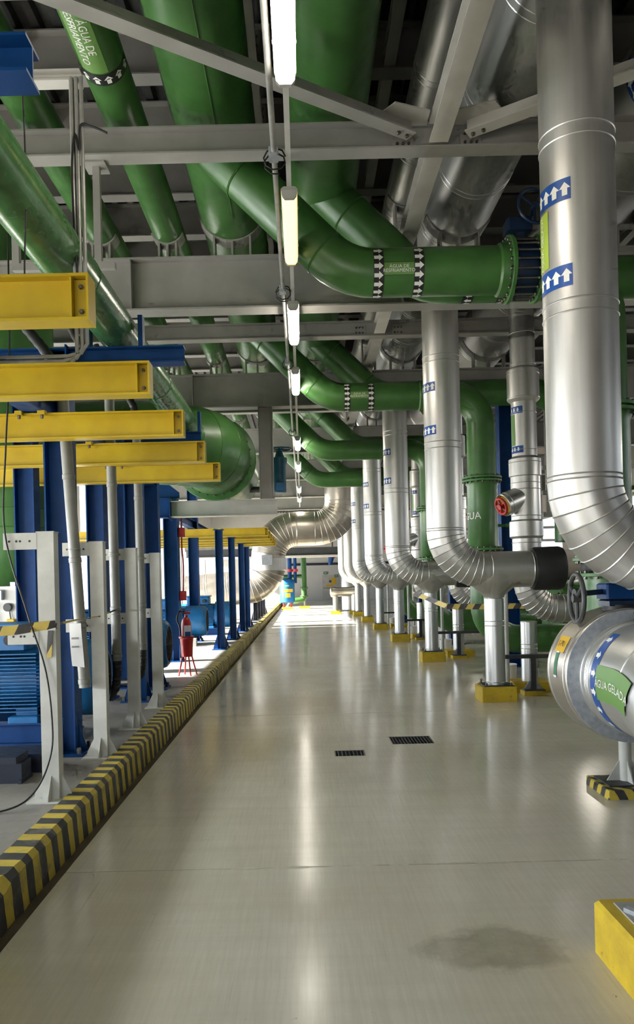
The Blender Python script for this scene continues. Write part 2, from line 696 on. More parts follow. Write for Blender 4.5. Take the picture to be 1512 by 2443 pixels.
def flange(parent, c, d, R, t, n=16, br=0.016, name='flange', mat=None, seg=40):
    """disc flange with a bolt circle, centred on c, axis d"""
    c, d = Vector(c), Vector(d).normalized()
    m = MB().lathe(c - d * t / 2, d, [(0, R * 0.985), (t * 0.12, R), (t * 0.88, R), (t, R * 0.985)], seg)
    o = m.build(name, mat or GREEN_D, parent)
    b = MB()
    b.boltring(c + d * t / 2, d, R * 0.88, n, br, br * 1.5)
    b.boltring(c - d * t / 2, -d, R * 0.88, n, br, br * 1.5)
    b.build('flange_bolts', BOLT, o, kind='stuff')
    return o


def handwheel(parent, c, d, R, r, mat, spokes=3, hub=0.03):
    c, d = Vector(c), Vector(d).normalized()
    u, w = ortho(d)
    o = MB().torus(c, d, R, r, 40, 10).build('handwheel', mat, parent)
    MB().lathe(c - d * hub, d, [(0, hub), (2 * hub, hub)], 16).build('wheel_hub', mat, o)
    for i in range(spokes):
        a = 2 * math.pi * i / spokes + 0.5
        e = math.cos(a) * u + math.sin(a) * w
        MB().cyl(c + e * hub * 0.6, c + e * (R - r * 0.3), r * 0.85, 8).build('wheel_spoke', mat, o)
    return o


# ------------------------------------------------------------------ labels wrapped on pipes
FONT_CACHE = {}


def text_mesh(s, size, align='CENTER'):
    key = (s, size, align)
    if key in FONT_CACHE:
        return FONT_CACHE[key]
    cu = bpy.data.curves.new('lettering_curve', 'FONT')
    cu.body = s
    cu.size = size
    cu.align_x = align
    cu.align_y = 'CENTER'
    cu.resolution_u = 2
    cu.space_line = 0.85
    ob = bpy.data.objects.new('lettering_tmp', cu)
    COL.objects.link(ob)
    dg = bpy.context.evaluated_depsgraph_get()
    me = bpy.data.meshes.new_from_object(ob.evaluated_get(dg))
    vs = [(v.co.x, v.co.y) for v in me.vertices]
    fs = [tuple(p.vertices) for p in me.polygons]
    bpy.data.objects.remove(ob)
    bpy.data.curves.remove(cu)
    bpy.data.meshes.remove(me)
    FONT_CACHE[key] = (vs, fs)
    return vs, fs


class Wrap:
    """cylinder skin coordinates: a along the axis, s round the pipe from normal n"""

    def __init__(self, c, axis, n, r):
        self.c, self.a = Vector(c), Vector(axis).normalized()
        self.n = Vector(n)
        self.n = (self.n - self.a * self.n.dot(self.a)).normalized()
        self.t = self.a.cross(self.n)
        self.r = r

    def pt(self, a, s, lift):
        th = s / self.r
        return self.c + self.a * a + (self.r + lift) * (math.cos(th) * self.n + math.sin(th) * self.t)

    def patch(self, m, a0, a1, s0, s1, lift=0.002):
        n = max(2, int(abs(s1 - s0) / self.r / 0.12))
        b = len(m.v)
        for i in range(n + 1):
            s = s0 + (s1 - s0) * i / n
            m.v.append(self.pt(a0, s, lift))
            m.v.append(self.pt(a1, s, lift))
        for i in range(n):
            m.face([b + 2 * i, b + 2 * i + 1, b + 2 * i + 3, b + 2 * i + 2], True)

    def shape(self, m, vs, fs, a0, s0, rot=0, lift=0.0045):
        """2-D verts. rot 0 reads along the axis, rot 1 reads round the pipe, rot 2 reads against the axis"""
        b = len(m.v)
        for x, y in vs:
            if rot == 0:
                m.v.append(self.pt(a0 + x, s0 - y, lift))
            elif rot == 1:
                m.v.append(self.pt(a0 + y, s0 + x, lift))
            else:
                m.v.append(self.pt(a0 - x, s0 + y, lift))
        for f in fs:
            m.face([b + i for i in f])


class WrapBend(Wrap):
    """like Wrap, but past a = bend the pipe turns towards the down direction with radius rb"""

    def __init__(self, c, axis, n, r, bend, down, rb):
        Wrap.__init__(self, c, axis, n, r)
        self.bend, self.down, self.rb = bend, Vector(down), rb

    def pt(self, a, s, lift):
        th = s / self.r
        if a <= self.bend:
            p, T = self.c + self.a * a, self.a
        else:
            x = (a - self.bend) / self.rb
            cen = self.c + self.a * self.bend + self.down * self.rb
            p = cen - self.down * (self.rb * math.cos(x)) + self.a * (self.rb * math.sin(x))
            T = self.a * math.cos(x) + self.down * math.sin(x)
        t = T.cross(self.n)
        return p + (self.r + lift) * (math.cos(th) * self.n + math.sin(th) * t)

    def patch(self, m, a0, a1, s0, s1, lift=0.002):
        na = max(1, int(abs(a1 - a0) / 0.04))
        for i in range(na):
            Wrap.patch(self, m, a0 + (a1 - a0) * i / na, a0 + (a1 - a0) * (i + 1) / na, s0, s1, lift)


def arrow(L, w):
    """arrow pointing +x, centred"""
    h = L * 0.48
    vs = [(-L / 2, -w * 0.24), (L / 2 - h, -w * 0.24), (L / 2 - h, -w / 2), (L / 2, 0), (L / 2 - h, w / 2), (L / 2 - h, w * 0.24), (-L / 2, w * 0.24)]
    return vs, [(0, 1, 5, 6), (2, 3, 4), (1, 2, 4, 5)]


def arrow_band(parent, wr, a, width, s0, s1, mat, rot, step, size, flip=1, name='arrow_band'):
    """band round the pipe between s0 and s1 with a row of white arrows along the axis"""
    m = MB()
    wr.patch(m, a - width / 2, a + width / 2, s0, s1)
    o = m.build(name, mat, parent)
    m = MB()
    vs, fs = arrow(size, size * 0.85)
    vs = [(x * flip, y) for x, y in vs]
    s = s0 + step / 2
    while s < s1 - step * 0.4:
        wr.shape(m, vs, fs, a, s, 0)
        s += step
    m.build('arrow_print', WPRINT, o, kind='stuff')
    return o


def text_on(parent, wr, a, s, body, size, mat, rot=0, name='lettering'):
    vs, fs = text_mesh(body, size)
    m = MB()
    wr.shape(m, vs, fs, a, s, rot, 0.0045)
    return m.build(name, mat, parent)


# ================================================================== THE SETTING
PZ = 0.17          # pump platform level
JOINTS = [-5.7, -0.65, 4.37, 9.40, 14.43, 19.46, 24.5, 29.5, 34.5, 39.5, 44.5, 49.5, 54.5, 59.5, 66.0]
HOLES = [(0.85, 1.27, 7.57, 7.95), (0.265, 0.55, 7.11, 7.36)]
floor = structure(MB().bx(-1.47, 10.0, -5.7, 66.2, -0.30, -0.10).build('floor', DIRT))


def slab(x0, x1, y0, y1, holes):
    m = MB()
    xs = sorted({x0, x1, *[h[0] for h in holes], *[h[1] for h in holes]})
    ys = sorted({y0, y1, *[h[2] for h in holes], *[h[3] for h in holes]})
    cells = {}
    for i in range(len(xs) - 1):
        for j in range(len(ys) - 1):
            cx, cy = (xs[i] + xs[i + 1]) / 2, (ys[j] + ys[j + 1]) / 2
            cells[i, j] = not any(h[0] < cx < h[1] and h[2] < cy < h[3] for h in holes)
    zt, zb = 0.0, -0.10
    for (i, j), ok in cells.items():
        if not ok:
            continue
        a, b_, c, d = xs[i], xs[i + 1], ys[j], ys[j + 1]
        k = len(m.v)
        for z in (zt, zb):
            for x, y in ((a, c), (b_, c), (b_, d), (a, d)):
                m.v.append(Vector((x, y, z)))
        m.face([k, k + 1, k + 2, k + 3])
        for e, nb in (((0, 1), (i, j - 1)), ((1, 2), (i + 1, j)), ((2, 3), (i, j + 1)), ((3, 0), (i - 1, j))):
            if not cells.get(nb, False):
                m.face([k + e[0] + 4, k + e[1] + 4, k + e[1], k + e[0]])
    return m


for a, b in zip(JOINTS[:-1], JOINTS[1:]):
    hs = [h for h in HOLES if a < h[2] < b]
    slab(-1.385, 10.0, a + 0.004, b - 0.004, hs).build('floor_slab', FLOOR, floor)
m = MB()
rs = random.Random(11)
xs_, ws_ = [], []
x = -0.45
while x < 3.2:
    xs_.append(x); ws_.append(0.0015 + 0.02 * max(0.0, rs.gauss(0.0, 0.5) + (0.5 if x < 0.1 or 0.6 < x < 1.0 else -0.1))); x += 0.06
b_ = len(m.v)
for x, w_ in zip(xs_, ws_):
    m.v.append(Vector((x, 4.37 - w_, 0.0006))); m.v.append(Vector((x, 4.37 + w_ * 0.7, 0.0006)))
for i in range(len(xs_) - 1):
    m.face([b_ + 2 * i, b_ + 2 * i + 2, b_ + 2 * i + 3, b_ + 2 * i + 1])
m.build('joint_sealant', painted('joint_sealant_paint', (0.52, 0.52, 0.42), (0.40, 0.38, 0.30), rough=0.4, scale=20), floor)
structure(MB().bx(-1.50, -1.385, -5.7, 66.0, -0.10, -0.035).build('floor_gutter', DIRT))
structure(MB().bx(-7.8, -1.62, -5.7, 66.2, -0.30, PZ).build('floor_pump_platform', PLAT))

# striped kerb: worn top edge
m = MB()
ys = [-5.7 + 0.09 * i for i in range(797)]
rnd = random.Random(3)
b0 = len(m.v)
chips = {}
for y in ys:
    ch = 0.022 + rnd.random() * 0.012
    if rnd.random() < 0.03:
        chips[y] = 3
    if any(0 < y - c < 0.3 for c in chips):
        ch += 0.028 * (0.6 + 0.6 * rnd.random())
    dx = rnd.uniform(-0.004, 0.004)
    for x, z in ((-1.465 + dx * 2, -0.10), (-1.478 + dx, 0.20 - ch), (-1.478 - ch, 0.205 + dx), (-1.64, 0.205 + dx), (-1.64, 0.0)):
        m.v.append(Vector((x, y, z)))
for i in range(len(ys) - 1):
    for k in range(4):
        m.face([b0 + i * 5 + k, b0 + (i + 1) * 5 + k, b0 + (i + 1) * 5 + k + 1, b0 + i * 5 + k + 1])
structure(m.build('trim_1', KERB))

# walls
m = MB()
for y0 in range(-6, 66, 6):
    m.bx(-7.85, -7.55, y0, y0 + 0.5, -0.2, 7.7)
for ya, yb, zt in ((-6, 10, 2.5), (10, 26.5, 3.52), (26.5, 50, 5.4), (50, 66, 3.75)):
    m.bx(-7.85, -7.6, ya, yb, zt, 7.7)
structure(m.build('wall_left', WALLW))
m = MB()
m.bx(10.0, 10.2, -6, 66, 4.0, 7.7)
m.bx(10.0, 10.2, -6, 66, -0.2, 2.6)
for y0 in range(-6, 66, 8):
    m.bx(10.0, 10.25, y0, y0 + 3.5, -0.2, 7.7)
structure(m.build('wall_right', WALLB))
back = structure(MB().bx(-8, 10.2, 66.0, 66.3, -0.3, 7.7).build('wall_back', WALLW))
m = MB()
m.bx(-8, -5.8, -5.3, -5.0, -0.3, 7.7)
m.bx(0.2, 10.2, -5.3, -5.0, -0.3, 7.7)
m.bx(-5.8, 0.2, -5.3, -5.0, 3.0, 7.7)
structure(m.build('wall_front', WALLB))
structure(MB().bx(-60, -7.8, -30, 100, -0.4, -0.02).build('ground_yard', YARD))
structure(MB().bx(10.2, 40, -30, 100, -0.4, -0.02).build('ground_side_yard', YARD))
structure(MB().bx(-60, 40, -40, -5.3, -0.4, -0.03).build('ground_entrance', YARD))
# corrugated roof deck
m = MB()
b0 = len(m.v)
prof = []
x = -8.0
while x < 10.3:
    for dx, dz in ((0, 0.0), (0.09, 0.0), (0.12, 0.07), (0.21, 0.07)):
        prof.append((x + dx, 7.55 + dz))
    x += 0.24
for yy in (-5.3, 66.3):
    for px, pz in prof:
        m.v.append(Vector((px, yy, pz)))
n = len(prof)
for i in range(n - 1):
    m.face([b0 + i, b0 + i + 1, b0 + n + i + 1, b0 + n + i])
structure(m.build('ceiling', CEIL))
structure(MB().bx(-8.2, 10.4, -5.4, 66.4, 7.72, 7.9).build('ceiling_cover', CEIL))

# roof purlins across, and short struts between them
for i in range(13):
    y = 4.45 + 1.25 * i
    r = thing('roof_purlin', (0, y, 7.0), f'grey bolted steel roof purlin high above the pipes, {"number " + str(i + 1) + " counting away from the camera" }', 'beam', 'roof purlins')
    r['label'] = ['grey roof purlin under the deck, ' + w + ' from the camera' for w in ('first', 'second', 'third', 'fourth', 'fifth', 'sixth', 'seventh', 'eighth', 'ninth', 'tenth', 'eleventh', 'twelfth', 'thirteenth')][i]
    MB().ibeam((-7.6, y, 7.26), (10, y, 7.26), 0.5, 0.2, 0.016, 0.012).build('beam', GREY, r)
    for xx in (-3.1, -0.4, 2.5, 5.4):
        o = MB().bx(xx - 0.09, xx + 0.09, y - 0.03, y - 0.006, 7.05, 7.48).build('splice_plate', GREY, r)
        bb = MB()
        for zz in (7.12, 7.22, 7.32, 7.42):
            for sx in (-0.05, 0.05):
                bb.bolt((xx + sx, y - 0.03, zz), (0, -1, 0), 0.016, 0.02)
        bb.build('plate_bolts', BOLT, o, kind='stuff')
for i, xx in enumerate((-3.1, -0.4, 1.05, 2.5, 5.4)):
    r = thing('roof_strut', (xx, 10, 7.0), ['pale grey roof strut running away over the far left pipes', 'pale grey roof strut running away above the lamp row', 'pale grey roof strut between green header and silver headers', 'pale grey roof strut above the largest silver headers', 'pale grey roof strut over the right hand aisle'][i], 'strut')
    for k in range(12):
        y = 4.45 + 1.25 * k
        MB().ibeam((xx, y + 0.04, 7.12), (xx, y + 1.21, 7.12), 0.16, 0.12, 0.01, 0.008).build('strut_segment', GREY_L, r)

# main girders, cross beams
for k in range(7):
    y = 4.0 + 5 * k
    r = thing('main_girder', (0, y, 4.8), 'deep grey main girder, ' + ORD[k] + ' across the aisle', 'girder', 'main girders')
    MB().ibeam((-7.55, y, 5.105), (10, y, 5.105), 0.61, 0.25, 0.02, 0.014).build('beam', GREY, r)
    for xx in (-3.6, -1.9, 1.24, 4.6):
        for s in (-1, 1):
            MB().bx(xx - 0.006, xx + 0.006, y + s * 0.065 - 0.055, y + s * 0.065 + 0.055, 4.82, 5.39).build('stiffener_plate', GREY, r)
for k in range(6):
    y = 6.6 + 5 * k
    r = thing('cross_beam', (0, y, 5.28), 'slim grey cross beam between girders, ' + ORD[k] + ' across the aisle', 'beam', 'slim cross beams')
    MB().ibeam((-7.55, y, 5.395), (10, y, 5.395), 0.23, 0.17, 0.014, 0.01).build('beam', GREY, r)
    for xx in (0.95, 1.53):
        o = MB().bx(xx - 0.09, xx + 0.09, y - 0.02, y - 0.0055, 5.31, 5.46).build('splice_plate', GREY, r)
        bb = MB()
        for sx in (-0.05, 0.0, 0.05):
            for zz in (5.345, 5.42):
                bb.bolt((xx + sx, y - 0.02, zz), (0, -1, 0), 0.013, 0.02)
        bb.build('plate_bolts', BOLT, o, kind='stuff')
r = thing('tie_beam', (1.24, 4, 5.3), 'pale grey longitudinal tie beam running away through the cross beams', 'beam')
for k in range(6):
    y = 4.0 + 5 * k
    for a, b in ((y + 0.14, y + 2.5), (y + 2.7, y + 4.86)):
        MB().ibeam((1.24, a, 5.39), (1.24, b, 5.39), 0.17, 0.16, 0.012, 0.01).build('beam_segment', GREY_L, r)
# plan braces meeting at the nearest cross beam
node = Vector((1.24, 6.6, 5.38))
for i, (ex, ey) in enumerate(((-2.75, 4.05), (5.05, 4.05))):
    e = Vector((ex, ey, 5.38))
    d = (e - node).normalized()
    r = thing('plan_brace', node, ['grey diagonal brace crossing over the lamps to the left', 'pale grey diagonal brace passing behind the nearest silver riser'][i], 'brace')
    p = node + d * 0.28
    MB().extrude([(-0.065, -0.05), (0.065, -0.05), (0.065, -0.038), (0.006, -0.038), (0.006, 0.07), (-0.006, 0.07), (-0.006, -0.038), (-0.065, -0.038)], p, e).build('brace_bar', GREY if i == 0 else GREY_L, r)
    sgn = -1 if ex < 0 else 1
    g = MB().poly([(1.24 + sgn * 0.10, 6.5, 5.45), (1.24 + sgn * 0.20, 6.5, 5.45), (1.24 + sgn * 0.52, 6.34, 5.45), (1.24 + sgn * 0.40, 6.18, 5.45), (1.24 + sgn * 0.10, 6.30, 5.45)], (0, 0, 0.012)).build('gusset_plate', GREY_L, r)
    bb = MB()
    for t in (0.33, 0.42):
        q = node + d * t
        bb.bolt((q.x, q.y, 5.33), (0, 0, -1), 0.018, 0.022)
    bb.build('gusset_bolts', BOLT, g, kind='stuff')

# ================================================================== OVERHEAD HEADERS
SADDLE_Y = [4 + 5 * k for k in range(7)]


def header(name, x, z, r, mat, label, clad, y0=-2.0, y1=38, saddle=True):
    o = thing(name, (x, y0, z), label, 'pipe')
    if clad:
        clad_run(o, [(x, y0, z), (x, y1, z)], 0.1, r, mat, 40, 1.25, 0.006)
    else:
        yy = y0
        while yy < y1 - 0.1:
            ye = min(yy + 6.0, y1)
            m = MB().cyl((x, yy, z), (x, ye, z), r, 40)
            m.torus((x, ye - 0.004, z), (0, 1, 0), r, 0.005, 40, 5)
            m.build('pipe_section', mat, o)
            yy = ye
    if saddle:
        for y in SADDLE_Y:
            m = MB()
            # half-ring saddle strap
            n = 14
            b = len(m.v)
            for i in range(n + 1):
                a = math.radians(200 + 140 * i / n)
                for rr in (r + 0.001, r + 0.016):
                    for dy in (-0.10, 0.10):
                        m.v.append(Vector((x + rr * math.cos(a), y + dy, z + rr * math.sin(a))))
            for i in range(n):
                q = b + 4 * i
                m.face([q, q + 4, q + 5, q + 1])
                m.face([q + 2, q + 3, q + 7, q + 6])
                m.face([q, q + 2, q + 6, q + 4])
                m.face([q + 1, q + 5, q + 7, q + 3])
            zt = 5.41
            for dx in (-0.55 * r, 0, 0.55 * r):
                top = z - math.sqrt(r * r - dx * dx) - 0.012
                if top > zt:
                    m.bx(x + dx - 0.012, x + dx + 0.012, y - 0.09, y + 0.09, zt, top)
            m.build('pipe_saddle', GREY, o)
    return o


H_A = header('cooling_water_header', -1.47, 5.76, 0.18, GREEN, 'slim green overhead pipe with arrow band and lettering, third pipe from left', False)
header('cooling_water_header', -2.24, 5.76, 0.18, GREEN, 'slim green overhead pipe at upper left, left of the lettered one', False)
H_C = header('cooling_water_header', -0.72, 5.98, 0.38, GREEN, 'thick green overhead header just left of the lamp row', False)
# long weld seam on the underside of the thick header
MB().cyl((-0.72 + 0.06, 0, 5.98 - 0.376), (-0.72 + 0.06, 8.4, 5.98 - 0.376), 0.006, 6).build('weld_seam', GREEN, H_C)
header('cooling_water_header', 0.33, 5.98, 0.37, GREEN, 'thick green overhead header just right of the lamp row', False)
header('chilled_water_header', 1.30, 6.15, 0.205, SILVER, 'slimmest silver clad overhead header beside the thick green one', True)
header('chilled_water_header', 1.92, 5.98, 0.40, SILVER_B, 'middle silver clad overhead header above the row of risers', True)
H_S3 = header('chilled_water_header', 3.48, 6.08, 0.50, SILVER, 'thickest silver clad overhead header with blue arrow bands, rightmost', True)
# low shiny green pipe on blue brackets
r = thing('low_green_pipe', (-1.59, 0, 3.88), 'glossy low green pipe lying on blue brackets above yellow beams', 'pipe')
for a, b in ((-2, 1.9), (1.9, 5.6), (5.6, 8.6), (8.6, 11.6)):
    m = MB().cyl((-1.59, a, 3.88), (-1.59, b, 3.88), 0.175, 36)
    m.torus((-1.59, b - 0.005, 3.88), (0, 1, 0), 0.175, 0.005, 36, 5)
    m.build('pipe_section', painted('gloss_green_paint%d' % int(a + 3), (0.07, 0.20, 0.06), rough=0.22) if a == -2 else MATS['gloss_green_paint1'], r)

# labels on overhead pipes
w = Wrap((-1.47, 0, 5.76), (0, 1, 0), (0.12, 0, -1), 0.18)
arrow_band(H_A, w, 6.02, 0.13, -0.26, 0.30, INK, 0, 0.092, 0.085, -1)
m = MB(); w.patch(m, 5.15, 5.94, -0.05, 0.16); m.build('pipe_label', GREENP, H_A)
text_on(H_A, w, 5.55, 0.055, 'ÁGUA DE\nRESFRIAMENTO', 0.085, WPRINT, 0)
w = Wrap((3.48, 0, 6.08), (0, 1, 0), (-0.75, 0, -1), 0.50)
for a in (5.92, 6.78):
    arrow_band(H_S3, w, a, 0.14, -0.45, 0.55, BLUEP, 0, 0.12, 0.10)
m = MB(); w.patch(m, 6.02, 6.68, -0.10, 0.16); m.build('pipe_label', GREENP, H_S3)
text_on(H_S3, w, 6.35, 0.03, 'ÁGUA GELADA', 0.09, WPRINT, 2)

# ================================================================== GREEN BRANCHES TO THE RIGHT
BR = 0.225


def branch(k, label):
    y = 7.4 + 5 * k
    r = thing('green_branch_pipe', (0.5, y, 4.57), label, 'pipe', 'green branch pipes')
    green_run(r, [(-0.80, y, 5.86), (0.486, y, 4.57), (2.06, y, 4.57)], 0.68, BR)
    # saddle weld where it leaves the header
    d = Vector((1, 0, -1)).normalized()
    MB().torus((-0.47, y, 5.53), d, BR + 0.004, 0.010, 36, 6).build('branch_weld', GREEN, r)
    flange(r, (2.045, y, 4.57), (1, 0, 0), 0.315, 0.04, 20)
    flange(r, (2.315, y, 4.57), (1, 0, 0), 0.315, 0.04, 20)
    MB().lathe((1.93, y, 4.57), (1, 0, 0), [(0, BR), (0.02, BR + 0.02), (0.09, BR + 0.03)], 36, False).build('flange_neck', GREEN, r)
    green_run(r, [(2.33, y, 4.57), (2.93, y, 4.57), (2.93, y, 3.24)], 0.5, BR)
    flange(r, (2.93, y, 3.22), (0, 0, 1), 0.315, 0.035, 18)
    flange(r, (2.93, y, 3.17), (0, 0, 1), 0.315, 0.035, 18)
    MB().lathe((2.93, y, 3.15), (0, 0, -1), [(0, 0.27), (0.06, 0.24), (1.0, 0.24), (1.06, 0.27)], 36).build('valve_spool', GREEN, r)
    flange(r, (2.93, y, 2.07), (0, 0, 1), 0.315, 0.035, 18)
    MB().cyl((2.93, y, 2.06), (2.93, y, 1.78), BR, 36).build('pipe_section', GREEN, r)
    flange(r, (2.93, y, 1.77), (0, 0, 1), 0.31, 0.035, 14)
    MB().lathe((2.93, y, 1.755), (0, 0, -1), [(0, 0.22), (0.04, 0.235), (0.08, 0.235), (0.12, 0.22)], 32).build('rubber_joint', BLACK, r)
    flange(r, (2.93, y, 1.62), (0, 0, 1), 0.31, 0.035, 14)
    green_run(r, [(2.93, y, 1.60), (2.93, y, 0.62), (5.2, y, 0.62)], 0.55, BR)
    MB().bx(2.75, 2.77, y - 0.12, y - 0.10, 2.6, 2.62).build('drain_stub', GREEN, r)
    # side stub with cock
    m = MB().cyl((3.14, y, 2.45), (3.34, y, 2.45), 0.022, 10)
    m.lathe((3.30, y, 2.45), (1, 0, 0), [(0, 0.03), (0.06, 0.03)], 10)
    m.build('drain_cock', GREEN_D, r)
    return r


b0 = branch(0, 'nearest green branch pipe, elbowing from header to a flanged valve above')
labels = ['second green branch pipe, with black arrow bands before the tall silver riser', 'third green branch pipe back, plain, dropping behind a silver riser', 'fourth green branch pipe back, below the small lamps', 'fifth green branch pipe back, near the big silver bend']
for k in range(1, 4):
    c = copy_tree(b0, (0, 5 * k, 0), labels[k - 1])
    if k == 1:
        b1 = c
for o, y, sz in ((b0, 7.4, 1), (b1, 12.4, 1)):
    w = Wrap((0, y, 4.57), (1, 0, 0), (0, -1, -2.95 / y), BR)
    # s runs upward on the camera side (axis x cross -y = -z), so s is negative upwards
    for a in (0.785, 1.165):
        arrow_band(o, w, a, 0.095, -0.27, 0.33, INK, 0, 0.082, 0.085)
    m = MB(); w.patch(m, 0.835, 1.115, -0.095, 0.015); m.build('pipe_label', GREENP, o)
    m = MB()
    for s in (-0.097, 0.017):
        w.patch(m, 0.832, 1.118, s - 0.002, s + 0.002, 0.003)
    m.build('label_border', INK, o)
    vs, fs = text_mesh('ÁGUA DE\nRESFRIAMENTO', 0.043)
    m = MB()
    w.shape(m, vs, fs, 0.975, -0.04, 0)
    m.build('lettering', WPRINT, o)
w = Wrap((2.93, 12.4, 2.6), (0, 0, 1), (-1.0, -0.25, 0), 0.24)
text_on(b1, w, 0.0, 0.02, 'ÁGUA', 0.16, WPRINT, 1)

for k in range(4):
    y = 8.25 + 5 * k
    if k == 0:
        rb = thing('green_return_pipe', (0.5, y, 4.8), 'nearest green return pipe, behind the lettered branch, arrows pointing left', 'pipe', 'green return pipes')
        green_run(rb, [(0.26, y, 5.88), (1.34, y, 4.80), (4.6, y, 4.80), (4.6, y, 2.2)], 0.62, BR)
        d = Vector((1, 0, -1)).normalized()
        MB().torus((0.60, y, 5.54), d, BR + 0.004, 0.010, 36, 6).build('branch_weld', GREEN, rb)
        w = Wrap((0, y, 4.80), (1, 0, 0), (0, -0.6, -1), BR)
        for a in (1.83, 2.2):
            arrow_band(rb, w, a, 0.11, -0.2, 0.3, INK, 0, 0.08, 0.08, -1)
    else:
        copy_tree(rb, (0, 5 * k, 0), ORD[k] + ' green return pipe sloping down from the right hand green header')

# butterfly valves between the branch flanges
for k in range(4):
    y = 7.4 + 5 * k
    if k == 0:
        v0 = thing('butterfly_valve', (2.18, y, 4.57), 'dark blue butterfly valve with handwheel beside the nearest silver riser', 'valve', 'butterfly valves on branches')
        MB().lathe((2.07, y, 4.57), (1, 0, 0), [(0, 0.24), (0.03, 0.25), (0.19, 0.25), (0.22, 0.24)], 36).build('valve_body', BLUE_V, v0)
        m = MB()
        u, ww = ortho((1, 0, 0))
        for i in range(20):
            a = 2 * math.pi * i / 20
            e = (math.cos(a) * u + math.sin(a) * ww) * 0.277
            m.cyl(Vector((2.065, y, 4.57)) + e, Vector((2.295, y, 4.57)) + e, 0.010, 6)
        m.build('tie_bolts', BOLT, v0, kind='stuff')
        MB().cyl((2.18, y, 4.80), (2.18, y, 4.92), 0.05, 16).build('valve_neck', BLUE_V, v0)
        g = MB().cbox(2.03, 2.27, y - 0.10, y + 0.10, 4.915, 5.05, 0.02).build('gearbox', BLUE_V, v0)
        MB().cyl((2.18, y, 5.05), (2.18, y, 5.065), 0.07, 16).build('gearbox_cover', BLUE_V, g)
        MB().cyl((2.24, y - 0.05, 4.985), (2.24, y - 0.20, 5.03), 0.018, 10).build('wheel_shaft', BLUE_V, v0)
        handwheel(v0, (2.25, y - 0.21, 5.08), (0.25, -1, 0.1), 0.165, 0.015, BLUE_V, 3)
    else:
        copy_tree(v0, (0, 5 * k, 0), ORD[k] + ' dark blue butterfly valve, up behind the silver riser tops')

# ================================================================== SILVER RISERS WITH TEE AND LEG
RX, RZ, RR = 1.885, 1.72, 0.2375


def tee_leg(parent, x, y, zaxis, rleg, rpipe, zfoot, mat):
    """flared tee saddle and clad support leg"""
    zt = zaxis - rpipe * 0.55
    m = MB()
    seg = 32
    prof = [(zaxis - 0.02, 0.37, rpipe * 1.012), (zaxis - 0.12, 0.36, rpipe * 0.93), (zaxis - 0.20, 0.30, rpipe * 0.80), (zaxis - 0.28, 0.21, rpipe * 0.68), (zaxis - 0.335, rleg * 1.12, rleg * 1.12), (zaxis - 0.37, rleg * 1.02, rleg * 1.02)]
    for z, rx, ry in prof:
        for k in range(seg):
            a = 2 * math.pi * k / seg
            m.v.append(Vector((x + rx * math.cos(a), y - 0.05 * (z > zaxis - 0.25) + ry * math.sin(a), z)))
    for q in range(len(prof) - 1):
        for k in range(seg):
            j = (k + 1) % seg
            m.face([q * seg + k, (q + 1) * seg + k, (q + 1) * seg + j, q * seg + j], True, [(k * 0.03, q * 0.1), (k * 0.03, q * 0.1 + 0.1), (k * 0.03 + 0.03, q * 0.1 + 0.1), (k * 0.03 + 0.03, q * 0.1)])
    m.build('tee_saddle', mat, parent)
    z0 = zt - 0.24
    segs = [(z0, z0 - 0.30), (z0 - 0.30, z0 - 0.36), (z0 - 0.36, zfoot + 0.05), (zfoot + 0.05, zfoot + 0.012)]
    for a, b in segs:
        mm = MB().cyl((x, y, a), (x, y, b), rleg, 28)
        mm.torus((x, y, a - 0.006), (0, 0, 1), rleg, 0.005, 28, 5)
        mm.build('leg_section', SILVER_B, parent)
    m = MB().cbox(x - 0.19, x + 0.19, y - 0.19, y + 0.19, zfoot, zfoot + 0.014, 0.004)
    o = m.build('base_plate', DARK, parent)
    bb = MB()
    for sx in (-1, 1):
        for sy in (-1, 1):
            bb.bolt((x + sx * 0.16, y + sy * 0.16, zfoot + 0.014), (0, 0, 1), 0.016, 0.035)
    bb.build('anchor_bolts', BOLT, o, kind='stuff')


def riser(y, leg, label):
    r = thing('silver_riser', (RX, y, 0), label, 'pipe', 'silver risers')
    clad_run(r, [(RX, y, 5.60), (RX, y, RZ), (3.02, y, RZ)], 0.52, RR, SILVER, 40, 0.98, 0.006)
    if leg:
        tee_leg(r, 2.52, y + 0.05, RZ, 0.128, RR, 0.20, SILVER)
        MB().lathe((3.0, y, RZ), (1, 0, 0), [(0, RR), (0.015, RR + 0.03), (0.05, RR + 0.045), (0.36, RR + 0.05), (0.40, RR + 0.035), (0.42, RR - 0.03)], 36).build('rubber_joint_cover', BLACK, r)
    return r


def riser_labels(o, y, zs, up=True):
    w = Wrap((RX, y, 0), (0, 0, 1), (-1, -0.55, 0), RR)
    for z in zs:
        arrow_band(o, w, z, 0.14 if y < 8 else 0.12, -0.16, 0.13, BLUEP, 0, 0.072, 0.085, 1 if up else -1)


